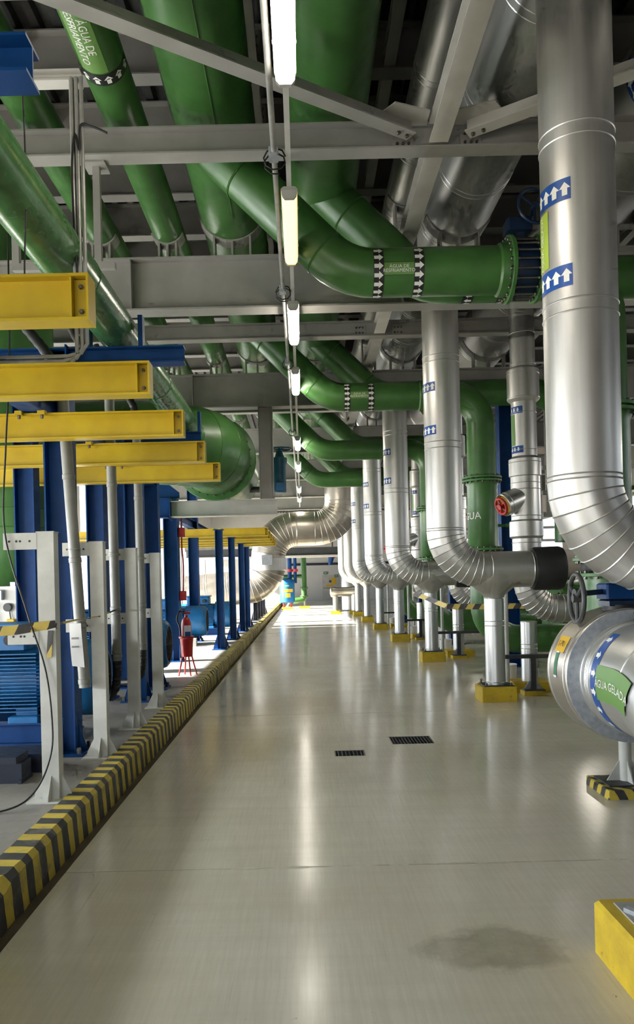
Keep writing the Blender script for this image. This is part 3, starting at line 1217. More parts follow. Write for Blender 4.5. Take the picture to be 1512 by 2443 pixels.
r0 = riser(5.1, False, 'nearest and largest silver riser, in the right foreground, with blue labels')
riser_labels(r0, 5.1, (4.09, 3.54))
w = Wrap((RX, 5.1, 0), (0, 0, 1), (-1, -0.55, 0), RR)
m = MB(); w.patch(m, 3.63, 4.00, -0.19, -0.04); m.build('pipe_label', LIMEP, r0)
text_on(r0, w, 3.81, -0.11, 'ÁGUA GELADA', 0.055, WPRINT, 0)
r1 = riser(10.1, True, 'second silver riser from the camera, elbow resting on a legged tee')
riser_labels(r1, 10.1, (4.10, 3.54))
rl = ['third silver riser from the camera', 'fourth silver riser from the camera', 'fifth silver riser, just right of the big bend', 'sixth silver riser, far down the row', 'farthest silver riser in the row']
for k in range(2, 7):
    copy_tree(r1, (0, 5 * (k - 1), 0), rl[k - 2] + (', with blue arrow labels and yellow foot' if k < 4 else ''))

# concrete pedestals under the legs
for k in range(6):
    y = 10.15 + 5 * k
    o = MB().cbox(2.29, 2.75, y - 0.20, y + 0.22, 0.0, 0.20, 0.012).build('pipe_pedestal', PEDY)
    tag(o, 'yellow concrete pedestal under the tee leg of the ' + ['second', 'third', 'fourth', 'fifth', 'sixth', 'farthest'][k] + ' silver riser', 'pedestal', 'pedestals under riser legs')

# ================================================================== INSTRUMENTED SILVER STACKS
SX, SY0 = 3.22, 11.0
st = thing('valve_stack', (SX, SY0, 0), 'narrow silver clad valve stack with red handwheel behind the second riser', 'pipe', 'valve stacks')


def stack_piece(name, prof, z0, mat=SILVER):
    MB().lathe((SX, SY0, z0), (0, 0, 1), prof, 32).build(name, mat, st)


stack_piece('cladding_section', [(0, 0.175), (0.64, 0.175)], 5.0)
stack_piece('cladding_section', [(0, 0.175), (0.72, 0.175)], 4.28 + 0.30)
stack_piece('valve_jacket', [(0, 0.175), (0.04, 0.225), (0.46, 0.225), (0.50, 0.175)], 4.10)
stack_piece('cladding_section', [(0, 0.175), (0.80, 0.175)], 3.32)
stack_piece('valve_jacket', [(0, 0.18), (0.02, 0.225), (0.26, 0.225), (0.30, 0.175)], 3.03)
stack_piece('cladding_section', [(0, 0.205), (0.66, 0.205)], 2.40)
stack_piece('valve_jacket', [(0, 0.18), (0.05, 0.235), (0.26, 0.235), (0.29, 0.20)], 2.14)
stack_piece('cladding_section', [(0, 0.25), (0.06, 0.20), (0.50, 0.20)], 1.66)
for z in (5.08, 4.64, 4.50, 4.16, 3.95, 3.42, 3.24, 2.95, 2.86, 2.48, 2.36, 1.80, 2.10):
    rr = 0.175 if z > 4.62 or 3.32 < z < 4.1 else (0.225 if z > 3.0 else 0.205)
    MB().torus((SX, SY0, z), (0, 0, 1), rr + 0.001, 0.0045, 32, 5).build('seam_bead', SILVER, st)
d = Vector((-1, -0.35, -0.42)).normalized()
c = Vector((SX, SY0, 2.78))
MB().lathe(c, d, [(0, 0.165), (0.40, 0.165), (0.41, 0.155), (0.33, 0.150)], 32, False).build('stem_jacket', SILVER_B, st)
MB().torus(c + d * 0.34, d, 0.165, 0.005, 32, 5).build('seam_bead', SILVER, st)
MB().lathe(c + d * 0.30, d, [(0, 0.15), (0.03, 0.15)], 24).build('jacket_end_plate', YELP, st)
handwheel(st, c + d * 0.44, d, 0.115, 0.020, RED, 5, 0.04)
o = MB().cyl((SX - 0.15, SY0 - 0.05, 1.90), (SX - 0.46, SY0 - 0.15, 1.90), 0.055, 20).build('drain_jacket', SILVER_B, st)
MB().cyl((SX - 0.46, SY0 - 0.15, 1.90), (SX - 0.56, SY0 - 0.18, 1.90), 0.025, 12).build('drain_stub', DARK, o)
MB().box((SX - 0.62, SY0 - 0.20, 1.905), (0.13, 0.05, 0.05)).build('drain_handle', GALV, o)
clad_run(st, [(SX, SY0, 1.66), (SX, SY0, 1.15), (4.6, SY0, 1.15)], 0.42, 0.20, SILVER, 32, 0.8, 0.007)
for a, b in ((0.98, 0.66), (0.66, 0.60), (0.60, 0.13)):
    mm = MB().cyl((SX, SY0, a), (SX, SY0, b), 0.115, 24)
    mm.torus((SX, SY0, a - 0.006), (0, 0, 1), 0.115, 0.005, 24, 5)
    mm.build('leg_section', SILVER_B, st)
w = Wrap((SX, SY0, 0), (0, 0, 1), (-1, -0.75, 0), 0.175)
for z in (3.98, 3.42):
    arrow_band(st, w, z, 0.10, -0.12, 0.10, BLUEP, 0, 0.06, 0.055, -1)
m = MB(); w.patch(m, 3.48, 3.92, -0.14, -0.02); m.build('pipe_label', GREENP, st)
for k in range(1, 4):
    copy_tree(st, (0, 5 * k, 0), 'narrow silver valve stack behind the ' + ['third', 'fourth', 'fifth'][k - 1] + ' riser')
for k in range(4):
    y = 11.0 + 5 * k
    nm = ['second', 'third', 'fourth', 'fifth'][k]
    o = MB().cbox(2.93, 3.50, y - 0.25, y + 0.28, 0.0, 0.13, 0.012).build('pipe_pedestal', PEDY)
    tag(o, 'wide yellow pedestal under the narrow valve stack behind the ' + nm + ' riser', 'pedestal', 'pedestals under valve stacks')
    o = MB().cbox(2.98, 3.28, y - 0.56, y - 0.34, 0.0, 0.06, 0.008).build('stand_footing', PEDY)
    tag(o, 'low yellow footing of the dark pipe stand behind the ' + nm + ' riser', 'footing', 'low stand footings')
    # dark tee stand
    t = thing('pipe_stand', (3.13, y - 0.45, 0.06), 'dark steel tee stand with a flat bar behind the ' + nm + ' riser', 'stand', 'dark tee stands')
    yy = y - 0.45
    MB().rtube((3.13, yy, 0.06), (3.13, yy, 0.50), 0.07, 0.07, (0, 1, 0)).build('post', DARK, t)
    MB().bx(2.62, 3.62, yy - 0.05, yy + 0.05, 0.50, 0.55).build('cross_bar', DARK, t)
    MB().poly([(3.13 - 0.13, yy, 0.075), (3.13 + 0.13, yy, 0.075), (3.13 + 0.04, yy, 0.20), (3.13 - 0.04, yy, 0.20)], (0, 0.01, 0)).build('gusset', GALV, t)
    MB().bx(2.99, 3.27, yy - 0.10, yy + 0.10, 0.06, 0.075).build('base_plate', DARK, t)
    # grey bucket and white standpipe
    o = MB().lathe((3.05, y + 0.55, 0.0), (0, 0, 1), [(0, 0.11), (0.01, 0.115), (0.30, 0.135), (0.31, 0.145), (0.315, 0.13), (0.02, 0.10)], 24).build('grey_bucket', PAPER)
    tag(o, 'pale grey plastic bucket standing near the valve stack behind the ' + nm + ' riser', 'bucket', 'pale buckets')
    o = MB().lathe((2.86, y - 0.15, 0.0), (0, 0, 1), [(0, 0.06), (0.015, 0.06), (0.02, 0.032), (1.55, 0.032)], 16).build('white_standpipe', WHITE)
    tag(o, 'thin white standpipe next to the leg of the ' + nm + ' riser', 'pipe', 'white standpipes')

# ================================================================== FLOOR GRATES
for (x0, x1, y0, y1), lab in zip(HOLES, ('larger black floor grating in the aisle, right of the other', 'smaller black floor grating in the aisle')):
    t = thing('floor_grate', (x0, y0, -0.03), lab, 'grate', 'floor gratings')
    m = MB()
    m.bx(x0, x1, y0, y0 + 0.012, -0.05, -0.004); m.bx(x0, x1, y1 - 0.012, y1, -0.05, -0.004)
    m.bx(x0, x0 + 0.012, y0, y1, -0.05, -0.004); m.bx(x1 - 0.012, x1, y0, y1, -0.05, -0.004)
    m.build('grate_frame', DARK, t)
    n = int((x1 - x0) / 0.032)
    bar = None
    for i in range(1, n):
        xx = x0 + (x1 - x0) * i / n
        if bar is None:
            bar = MB().bx(xx - 0.004, xx + 0.004, y0 + 0.01, y1 - 0.01, -0.035, -0.006).build('grate_bar', DARK, t)
            bx0 = xx
        else:
            c = bar.copy(); COL.objects.link(c); c.parent = t; c.location.x = xx - bx0
    m = MB()
    k = max(3, int((y1 - y0) / 0.06))
    for i in range(1, k):
        yy = y0 + (y1 - y0) * i / k
        m.bx(x0 + 0.01, x1 - 0.01, yy - 0.003, yy + 0.003, -0.03, -0.008)
    m.build('cross_rods', DARK, t)

# ================================================================== FOREGROUND VALVE LINE, LOWER RIGHT
VX, VZ, VY = 2.22, 0.93, 5.2
r = thing('suction_line', (VX, VY, 0), 'thick silver clad pipe at lower right with green label, bending down', 'pipe')
MB().lathe((VX, VY + 0.42, VZ), (0, -1, 0), [(0, 0.30), (0.0, 0.43), (0.012, 0.452), (0.40, 0.452), (0.412, 0.44)], 64).build('valve_jacket', SILVER_D, r)
MB().torus((VX, VY + 0.36, VZ), (0, 1, 0), 0.453, 0.006, 64, 6).build('seam_bead', SILVER, r)
MB().torus((VX, VY + 0.06, VZ), (0, 1, 0), 0.453, 0.006, 64, 6).build('seam_bead', SILVER, r)
o = MB().lathe((VX, VY + 0.012, VZ), (0, -1, 0), [(0, 0.445), (0.012, 0.452), (0.02, 0.45), (0.024, 0.365), (0.03, 0.36)], 64).build('galvanised_ring', GALV, r)
MB().bx(VX + 0.035, VX + 0.045, VY - 0.018, VY - 0.008, VZ + 0.365, VZ + 0.448).build('ring_seam', GALV, o)
bb = MB()
for zz in (0.385, 0.425):
    bb.bolt((VX + 0.015, VY - 0.012, VZ + zz), (0, -1, 0), 0.008, 0.006)
bb.build('ring_rivets', INK, o, kind='stuff')
PR = 0.372
clad = [(VX, VY, VZ), (VX, 4.30, VZ), (VX, 4.30, 0.0)]
segs = route([(VX, VY, VZ), (VX, 4.04, VZ), (VX, 4.04, 0.02)], 0.62)
for s in segs:
    if s[0] == 'straight':
        m = MB().cyl(s[1], s[2], PR, 56)
        dd = (s[2] - s[1]).normalized()
        L = (s[2] - s[1]).length
        for t in ((0.05, 0.12, 0.145, 0.17) if abs(dd.y) > 0.5 else (0.02, 0.06)):
            if t < L:
                m.torus(s[1] + dd * t, dd, PR, 0.0055, 56, 6)
        m.build('cladding_section', SILVER_B, r)
    else:
        n = len(s[1]) - 1
        for i in range(n):
            m = MB().tube(s[1][i:i + 2], PR, 56, False, s[2][i:i + 2])
            if i in (1, 4, 5, 8):
                m.torus(s[1][i], s[2][i], PR, 0.0055, 56, 6)
            m.build('elbow_gore', SILVER_B, r)
# blue arrow band and green label on the horizontal part
w = WrapBend((VX, VY, VZ), (0, -1, 0), (-1, 0.0, 0.0), PR, 0.54, (0, 0, -1), 0.62)
arrow_band(r, w, 0.27, 0.105, -0.36, 0.40, BLUEP, 0, 0.12, 0.07, 1)
m = MB(); w.patch(m, 0.325, 0.78, -0.12, 0.10, 0.010); m.build('pipe_label', GREENP, r)
vs, fs = text_mesh('ÁGUA GELADA', 0.07)
m = MB(); w.shape(m, vs, fs, 0.56, -0.005, 0, 0.012); m.build('lettering', WPRINT, r)
# stickers on the soiled jacket
w = Wrap((VX, VY, VZ), (0, 1, 0), (-1, 0, 0.55), 0.452)
m = MB(); w.patch(m, 0.12, 0.30, -0.07, 0.05, 0.003); m.build('yellow_sticker', YELP, r)
vs, fs = text_mesh('S-P01', 0.06)
m = MB(); w.shape(m, vs, fs, 0.21, -0.01, 2, 0.005); m.build('lettering', INK, r)
w = Wrap((VX, VY, VZ), (0, 1, 0), (-1, 0, 0.18), 0.452)
m = MB(); w.patch(m, 0.20, 0.26, -0.09, 0.07, 0.003); m.build('small_green_sticker', GRNSIGN, r)
m = MB(); w.patch(m, 0.20, 0.26, -0.105, -0.09, 0.003); w.patch(m, 0.20, 0.26, 0.07, 0.08, 0.003); m.build('sticker_edge', WPRINT, r)
# gearbox and handwheel
r = thing('gear_operator', (VX, VY + 0.2, 1.38), 'blue valve gearbox with black three spoke handwheel on the lower right pipe', 'valve operator')
MB().cyl((VX, VY + 0.21, 1.36), (VX, VY + 0.21, 1.41), 0.11, 20).build('stem_collar', BLACK, r)
MB().cbox(VX - 0.11, VX + 0.11, VY + 0.12, VY + 0.30, 1.40, 1.445, 0.01).build('gearbox_base', BLUE_V, r)
MB().cbox(VX - 0.12, VX + 0.12, VY + 0.11, VY + 0.31, 1.45, 1.56, 0.012).build('gearbox', BLUE, r)
MB().cbox(VX - 0.07, VX + 0.07, VY + 0.14, VY + 0.28, 1.56, 1.572, 0.004).build('gearbox_cover', DARK, r)
MB().cyl((VX - 0.12, VY + 0.19, 1.50), (1.93, VY + 0.17, 1.49), 0.019, 12).build('wheel_shaft', BLUE_V, r)
MB().cyl((1.97, VY + 0.17, 1.49), (1.89, VY + 0.16, 1.49), 0.035, 14).build('shaft_boss', DARK, r)
handwheel(r, (1.91, VY + 0.165, 1.46), (1, -0.05, 0.0), 0.165, 0.017, DARK, 3, 0.03)
# white stand and striped footing
r = thing('pipe_prop', (2.38, 5.75, 0.07), 'white tubular prop with gussets under the lower right valve', 'stand')
MB().cyl((2.38, 5.75, 0.07), (2.38, 5.75, 0.52), 0.045, 20).build('post', WHITE, r)
MB().bx(2.20, 2.56, 5.60, 5.90, 0.07, 0.082).build('base_plate', DARK, r)
for a in range(4):
    e = Vector((math.cos(a * math.pi / 2), math.sin(a * math.pi / 2), 0))
    c = Vector((2.38, 5.75, 0.082))
    t = Vector((-e.y, e.x, 0)) * 0.008
    MB().poly([c + e * 0.043 - t / 2, c + e * 0.14 - t / 2, c + e * 0.045 + Vector((0, 0, 0.15)) - t / 2], t).build('gusset', WHITE, r)
o = MB().cbox(2.16, 2.62, 5.52, 5.96, 0.0, 0.07, 0.006).build('striped_footing', PLATESTR)
tag(o, 'low black and yellow striped footing under the white prop', 'footing')
r = thing('corner_pedestal', (1.22, 2.5, 0), 'large yellow concrete pedestal in the bottom right corner', 'pedestal')
MB().cbox(1.22, 1.95, 2.2, 3.32, 0.0, 0.225, 0.015).build('block', PEDY, r)
MB().bx(1.285, 1.89, 2.27, 3.26, 0.225, 0.232).build('top_screed', PLINTH, r)
MB().box((1.42, 2.95, 0.24), (0.03, 0.5, 0.02), Matrix.Rotation(0.5, 3, 'Z')).build('steel_strip', GALV, r)

# ================================================================== LAMPS
def lamp(x, y, z, mat, label, group, warm=False):
    r = thing('fluorescent_lamp', (x, y, z), label, 'lamp', group)
    L = 0.635
    m = MB()
    prof = [(-0.060, 0.02), (-0.055, -0.02), (-0.035, -0.045), (0.035, -0.045), (0.055, -0.02), (0.060, 0.02)]
    m.extrude(prof, (x, y - L + 0.03, z), (x, y + L - 0.03, z))
    m.build('diffuser', mat, r)
    m = MB()
    m.extrude([(-0.066, 0.021), (0.066, 0.021), (0.066, 0.036), (0.045, 0.055), (-0.045, 0.055), (-0.066, 0.036)], (x, y - L, z), (x, y + L, z))
    m.build('housing', GREY_L, r)
    for s in (-1, 1):
        MB().extrude([(-0.062, 0.02), (-0.057, -0.022), (-0.036, -0.048), (0.036, -0.048), (0.057, -0.022), (0.062, 0.02)], (x, y + s * L - 0.015, z), (x, y + s * L + 0.015, z)).build('end_cap', WHITE, r)
    for yy in (-0.35, 0.35):
        MB().bx(x - 0.07, x + 0.07, y + yy - 0.012, y + yy + 0.012, z + 0.018, z + 0.034).build('clip', GALV, r)
    return r


LZ = 4.67
LAMP_Y = [4.02, 6.67, 9.13, 11.75, 17.0, 20.4, 25.4, 28.4]
for i, y in enumerate(LAMP_Y):
    lamp(-0.03, y, LZ, LAMP_W if i in (1,) else LAMP, 'lit fluorescent lamp over the aisle, ' + ORD[i] + ' to the camera' if i else 'brightest lit fluorescent lamp at the top edge, nearest the camera', 'lamps over the aisle')
r = thing('lamp_rail', (-0.03, 4, LZ + 0.07), 'thin white rail carrying the row of aisle lamps', 'rail')
MB().rtube((-0.03, 1, LZ + 0.075), (-0.03, 32, LZ + 0.075), 0.038, 0.038).build('rail_bar', GREY_L, r)
for y in (3.9, 6.6, 9.0, 11.6, 14.0, 16.6, 19, 21.6, 24, 26.6, 29):
    zt = 5.29 if (y * 10) % 50 > 10 and abs(y - round(y)) > 0.1 else 4.80
    MB().cyl((-0.03, y, LZ + 0.09), (-0.03, y, zt), 0.008, 8).build('hanger_rod', DARK, r)
r = thing('cable_conduit', (-0.13, 4, 4.79), 'grey conduit pipe running beside the aisle lamps with cable ties', 'conduit')
MB().tube([(-0.135, 1, 4.74), (-0.13, 8, 4.74), (-0.12, 16, 4.74), (-0.1, 30, 4.74)], 0.021, 12).build('conduit_tube', ROD, r)
for y in (5.6, 8.2, 10.9, 15.9):
    MB().cbox(-0.17, -0.10, y - 0.05, y + 0.05, 4.70, 4.78, 0.01).build('junction_box', GALV, r)
    pts = [Vector((-0.13 + 0.08 * math.cos(t * 1.9), y + 0.02 * t, 4.72 + 0.07 * math.sin(t * 1.9))) for t in [q * 0.4 for q in range(16)]]
    MB().tube(pts, 0.006, 6).build('loose_cable', BLACK, r)
# lamps over the far right aisle
for i, y in enumerate((9.0, 13, 17, 22, 28, 34)):
    lr = lamp(6.3, y, 3.3, LAMP, 'lit fluorescent lamp over the right hand side aisle, ' + ORD[i] + ' to the camera', 'lamps over the side aisle')
    for dy in (-0.4, 0.4):
        MB().cyl((6.3, y + dy, 3.35), (6.3, y + dy, 7.56), 0.008, 6).build('hanger_rod', DARK, lr)

# ================================================================== LEFT: BLUE FRAMES AND YELLOW HOIST BEAMS
def ordl(i):
    return ['nearest', 'second', 'third', 'fourth', 'fifth'][i]


for g, (ys0, x_end, lab) in enumerate(((3.44, -0.918, 'upper left'), (19.3, -0.83, 'far'))):
    for i in range(5):
        y = ys0 + 1.345 * i
        if g == 0:
            lb = ordl(i) + ' yellow hoist beam from the camera, at left'
        else:
            lb = ordl(i) + ' beam of the far yellow hoist beams behind the blue posts'
        r = thing('hoist_beam', (x_end, y, 2.9), lb, 'beam', 'yellow hoist beams')
        MB().ibeam((x_end, y, 2.9), (-6.4, y, 2.9), 0.206, 0.115, 0.013, 0.009).build('beam', YELLOW, r)
        o = MB().bx(x_end - 0.075, x_end - 0.067, y - 0.055, y - 0.0045, 2.812, 2.988).build('web_plate', YELLOW, r)
        o = MB().bx(x_end - 0.002, x_end + 0.008, y - 0.06, y + 0.06, 2.797, 3.003).build('end_plate', YELLOW, r)
        o2 = MB().bx(x_end - 0.066, x_end - 0.003, y - 0.012, y - 0.0045, 2.812, 2.988).build('stop_plate', YELLOW, r)
        bb = MB()
        for zz in (2.845, 2.955):
            bb.bolt((x_end - 0.035, y - 0.012, zz), (0, -1, 0), 0.011, 0.014)
        bb.build('stop_bolts', BOLT, o2, kind='stuff')
        for xx in (-2.02, -2.2):
            o = MB().cbox(xx - 0.03, xx + 0.03, y - 0.09, y - 0.03, 2.985, 3.02, 0.004).build('beam_clamp', YELLOW, r)
            MB().bolt((xx, y - 0.07, 2.985), (0, 0, -1), 0.014, 0.03).build('clamp_bolt', BOLT, o)


def base_gussets(parent, x, y, z, w, h, mat, plate=0.36):
    MB().cbox(x - plate / 2, x + plate / 2, y - plate / 2, y + plate / 2, z, z + 0.022, 0.004).build('base_plate', mat, parent)
    for a in range(4):
        e = Vector((math.cos(a * math.pi / 2), math.sin(a * math.pi / 2), 0))
        c = Vector((x, y, z + 0.022))
        t = Vector((-e.y, e.x, 0)) * 0.01
        MB().poly([c + e * w - t / 2, c + e * (plate / 2 - 0.015) - t / 2, c + e * (plate / 2 - 0.015) + Vector((0, 0, 0.03)) - t / 2, c + e * w + Vector((0, 0, h)) - t / 2], t).build('gusset', mat, parent)


def blue_column(x, y, ztop, h, w, label, up=(1, 0, 0), gus=0.3, mat=None):
    r = thing('blue_column', (x, y, PZ), label, 'column', 'blue steel columns')
    MB().ibeam((x, y, PZ), (x, y, ztop), h, w, 0.014, 0.01, up).build('column_shaft', mat or BLUE, r)
    base_gussets(r, x, y, PZ, 0.09, gus, mat or BLUE, 0.38)
    bb = MB()
    for sx in (-1, 1):
        for sy in (-1, 1):
            bb.bolt((x + sx * 0.15, y + sy * 0.15, PZ + 0.022), (0, 0, 1), 0.02, 0.05)
    bb.build('anchor_bolts', BOLT, r, kind='stuff')
    return r


bc = blue_column(-2.10, 6.75, 3.72, 0.22, 0.22, 'thick blue steel column behind the two nearest white posts')
blue_column(-2.10, 9.72, 3.72, 0.22, 0.20, 'blue steel column between the third and fourth white posts')
blue_column(-3.02, 8.5, 3.72, 0.22, 0.20, 'dark blue column farthest left, behind the instrument board')
blue_column(-2.62, 9.9, 3.72, 0.22, 0.24, 'dark blue column behind the second white post')
blue_column(-2.62, 11.0, 3.1, 0.22, 0.20, 'blue column behind the third white post')
blue_column(-2.10, 10.8, 3.72, 0.22, 0.18, 'light blue column just left of the fire extinguisher')
blue_column(-2.46, 14.6, 3.35, 0.26, 0.28, 'wide blue column carrying the grey hung beam')
blue_column(-2.75, 19.6, 4.6, 0.24, 0.26, 'blue column beyond the pale blue motor')
for i, y in enumerate((17.0, 20.0, 23.1, 25.4)):
    r = blue_column(-1.82, y, 2.80, 0.16, 0.18, ORD[i] + ' short blue post under the far yellow beams', gus=0.28)
    MB().cbox(-1.93, -1.71, y - 0.11, y + 0.11, 2.80, 2.82, 0.004).build('cap_plate', BLUE, r)
for i, y in enumerate((29.6, 31.5, 33.5, 35.5)):
    blue_column(-1.82, y, 1.5, 0.16, 0.18, ORD[i] + ' dark stub post at the far end of the kerb', gus=0.35, mat=NAVY)
# longitudinal blue runner over the yellow beams
r = thing('runner_beam', (-2.1, 2, 3.0), 'blue longitudinal runner beam over the near yellow beams', 'beam')
MB().ibeam((-2.1, 1.0, 3.115), (-2.1, 11.0, 3.115), 0.2, 0.16, 0.012, 0.01).build('beam', BLUE, r)
r = thing('runner_beam', (-1.82, 17, 2.8), 'blue longitudinal runner above the far yellow beams', 'beam')
MB().ibeam((-2.75, 16.0, 3.12), (-2.75, 27.0, 3.12), 0.2, 0.16, 0.012, 0.01).build('beam', BLUE, r)
# cantilever brackets
for i, y in enumerate((2.95, 6.75, 10.55)):
    r = thing('pipe_bracket', (-0.985, y, 3.6), ['dark blue cantilever bracket end at the upper left edge', 'dark blue cantilever bracket under the glossy green pipe', 'third dark blue bracket, largely hidden by the big green elbow'][i], 'bracket', 'blue cantilever brackets')
    MB().ibeam((-0.985 if i < 2 else -1.34, y, 3.63), (-3.3, y, 3.63), 0.145, 0.15, 0.012, 0.01).build('beam', BLUE, r)
    for xx in (-1.36, -1.82):
        MB().bx(xx - 0.02, xx + 0.02, y - 0.05, y + 0.05, 3.703, 3.98).build('stop_lug', BLUE, r)
# hung grey beam carrying the big green elbow
r = thing('hung_support', (-0.5, 14.0, 2.84), 'grey hung frame below the girder carrying the big green elbow', 'frame')
MB().ibeam((-0.60, 14.0, 4.80), (-0.60, 14.0, 3.14), 0.26, 0.24, 0.014, 0.01, (1, 0, 0)).build('hanger_post', GREY, r)
MB().ibeam((-0.42, 14.0, 2.99), (-2.36, 14.0, 2.99), 0.29, 0.22, 0.016, 0.012).build('cross_bar', GREY_L, r)
MB().bx(-2.37, -2.35, 13.86, 14.14, 2.80, 3.2).build('end_plate', BLUE, r)
# blue stub that carries the left end of the grey beam
r = thing('haunch_support', (-2.5, 14.2, 3.0), 'blue bracket joining the grey hung beam to its wide column', 'bracket')
MB().ibeam((-2.40, 14.02, 3.02), (-2.85, 14.02, 3.02), 0.36, 0.22, 0.016, 0.012).build('stub_beam', BLUE, r)
MB().poly([(-2.9, 14.0, 3.2), (-2.2, 14.0, 3.2), (-2.2, 14.0, 3.3), (-2.9, 14.0, 3.85)], (0, 0.02, 0)).build('haunch_plate', BLUE, r)

# big green elbow with flange
r = thing('green_discharge_elbow', (-1.3, 12.6, 3.83), 'huge green pipe elbow with bolted flange behind the yellow beams', 'pipe')
segs = route([(-6.2, 11.9, 3.83), (-1.50, 11.9, 3.83), (-1.50, 13.55, 3.83)], 1.1)
for s in segs:
    if s[0] == 'straight':
        MB().cyl(s[1], s[2], 0.64, 56).build('pipe_section', GREEN, r)
    else:
        for i in range(0, len(s[1]) - 1, 2):
            m = MB().tube(s[1][i:i + 3], 0.64, 56, False, s[2][i:i + 3])
            m.torus(s[1][i], s[2][i], 0.64, 0.006, 56, 5)
            m.build('elbow_gore', GREEN, r)
flange(r, (-1.50, 13.58, 3.83), (0, 1, 0), 0.735, 0.06, 28, 0.020, seg=56)
flange(r, (-1.50, 13.66, 3.83), (0, 1, 0), 0.735, 0.06, 28, 0.020, seg=56)
MB().cyl((-1.50, 13.69, 3.83), (-1.50, 16.4, 3.83), 0.62, 48).build('pipe_section', GREEN, r)
MB().bx(-1.7, -1.3, 13.9, 14.1, 3.135, 3.23).build('saddle_block', GREY, r)
# teal actuator
r = thing('valve_actuator', (-0.40, 15.5, 3.4), 'teal blue upright valve actuator with flat handwheel beside the hung post', 'actuator')
MB().lathe((-0.40, 15.5, 3.42), (0, 0, 1), [(0, 0.10), (0.02, 0.125), (0.55, 0.125), (0.60, 0.15), (0.70, 0.15), (0.72, 0.10), (0.84, 0.06)], 24).build('actuator_body', TEAL, r)
handwheel(r, (-0.40, 15.5, 4.30), (0, 0, 1), 0.24, 0.014, TEAL, 4, 0.03)
MB().cbox(-0.48, -0.30, 15.36, 15.44, 3.45, 3.62, 0.01).build('terminal_box', BLUE_M, r)
MB().cyl((-0.40, 15.5, 3.5), (-1.9, 15.5, 3.5), 0.06, 12).build('drive_shaft', DARK, r)
# big green vertical at far left
r = thing('green_suction_column', (-3.9, 10.3, PZ), 'huge pale green vertical pipe at far left behind the posts', 'pipe')
green_run(r, [(-3.9, 10.3, 6.3), (-3.9, 10.3, 1.45), (-7.0, 10.3, 1.45)], 0.95, 0.62, seg=48)
for z in (2.65, 2.95, 3.3, 4.3):
    MB().torus((-3.9, 10.3, z), (0, 0, 1), 0.621, 0.007, 48, 5).build('weld_ring', GREEN, r)

# ================================================================== WHITE CABLE POSTS
for i in range(4):
    y = 5.29 + 1.29 * i
    x = -1.745
    if i == 0:
        wp = thing('cable_post', (x, y, PZ), 'nearest white steel post with two side arms, beside the kerb', 'post', 'white cable posts')
        MB().rtube((x, y, PZ + 0.012), (x, y, 2.0), 0.10, 0.115, (0, 1, 0)).build('post_tube', WHITE, wp)
        MB().bx(x - 0.062, x + 0.062, y - 0.055, y + 0.055, 2.0, 2.006).build('cap_plate', WHITE, wp)
        for (z0, z1, L, nm) in ((1.885, 1.998, 0.285, 'upper_arm'), (1.238, 1.348, 0.27, 'lower_arm')):
            a = MB().bx(x - L, x - 0.0578, y - 0.052, y - 0.040, z0, z1).build(nm, WHITE, wp)
            bb = MB()
            for hx in (0.06, 0.11, 0.135, 0.20):
                bb.lathe((x - L + hx - 0.02, y - 0.0525, (z0 + z1) / 2), (0, -1, 0), [(0, 0.008), (0.001, 0.008)], 10)
            bb.build('bolt_holes', INK, a, kind='stuff')
        MB().cbox(x - 0.145, x + 0.145, y - 0.13, y + 0.13, PZ, PZ + 0.012, 0.003).build('base_plate', WHITE, wp)
        for a in range(4):
            e = Vector((math.cos(a * math.pi / 2), math.sin(a * math.pi / 2), 0))
            c = Vector((x, y, PZ + 0.012))
            t = Vector((-e.y, e.x, 0)) * 0.010
            w0 = 0.0575 if a % 2 == 0 else 0.05
            MB().poly([c + e * w0 - t / 2, c + e * 0.13 - t / 2, c + e * 0.125 + Vector((0, 0, 0.03)) - t / 2, c + e * w0 + Vector((0, 0, 0.16)) - t / 2], t).build('gusset', WHITE, wp)
    else:
        copy_tree(wp, (0, 1.29 * i, 0), ['second white steel post, behind the leaning conduit with paper', 'third white steel post beside the kerb', 'fourth white steel post, just before the fire extinguisher'][i - 1])
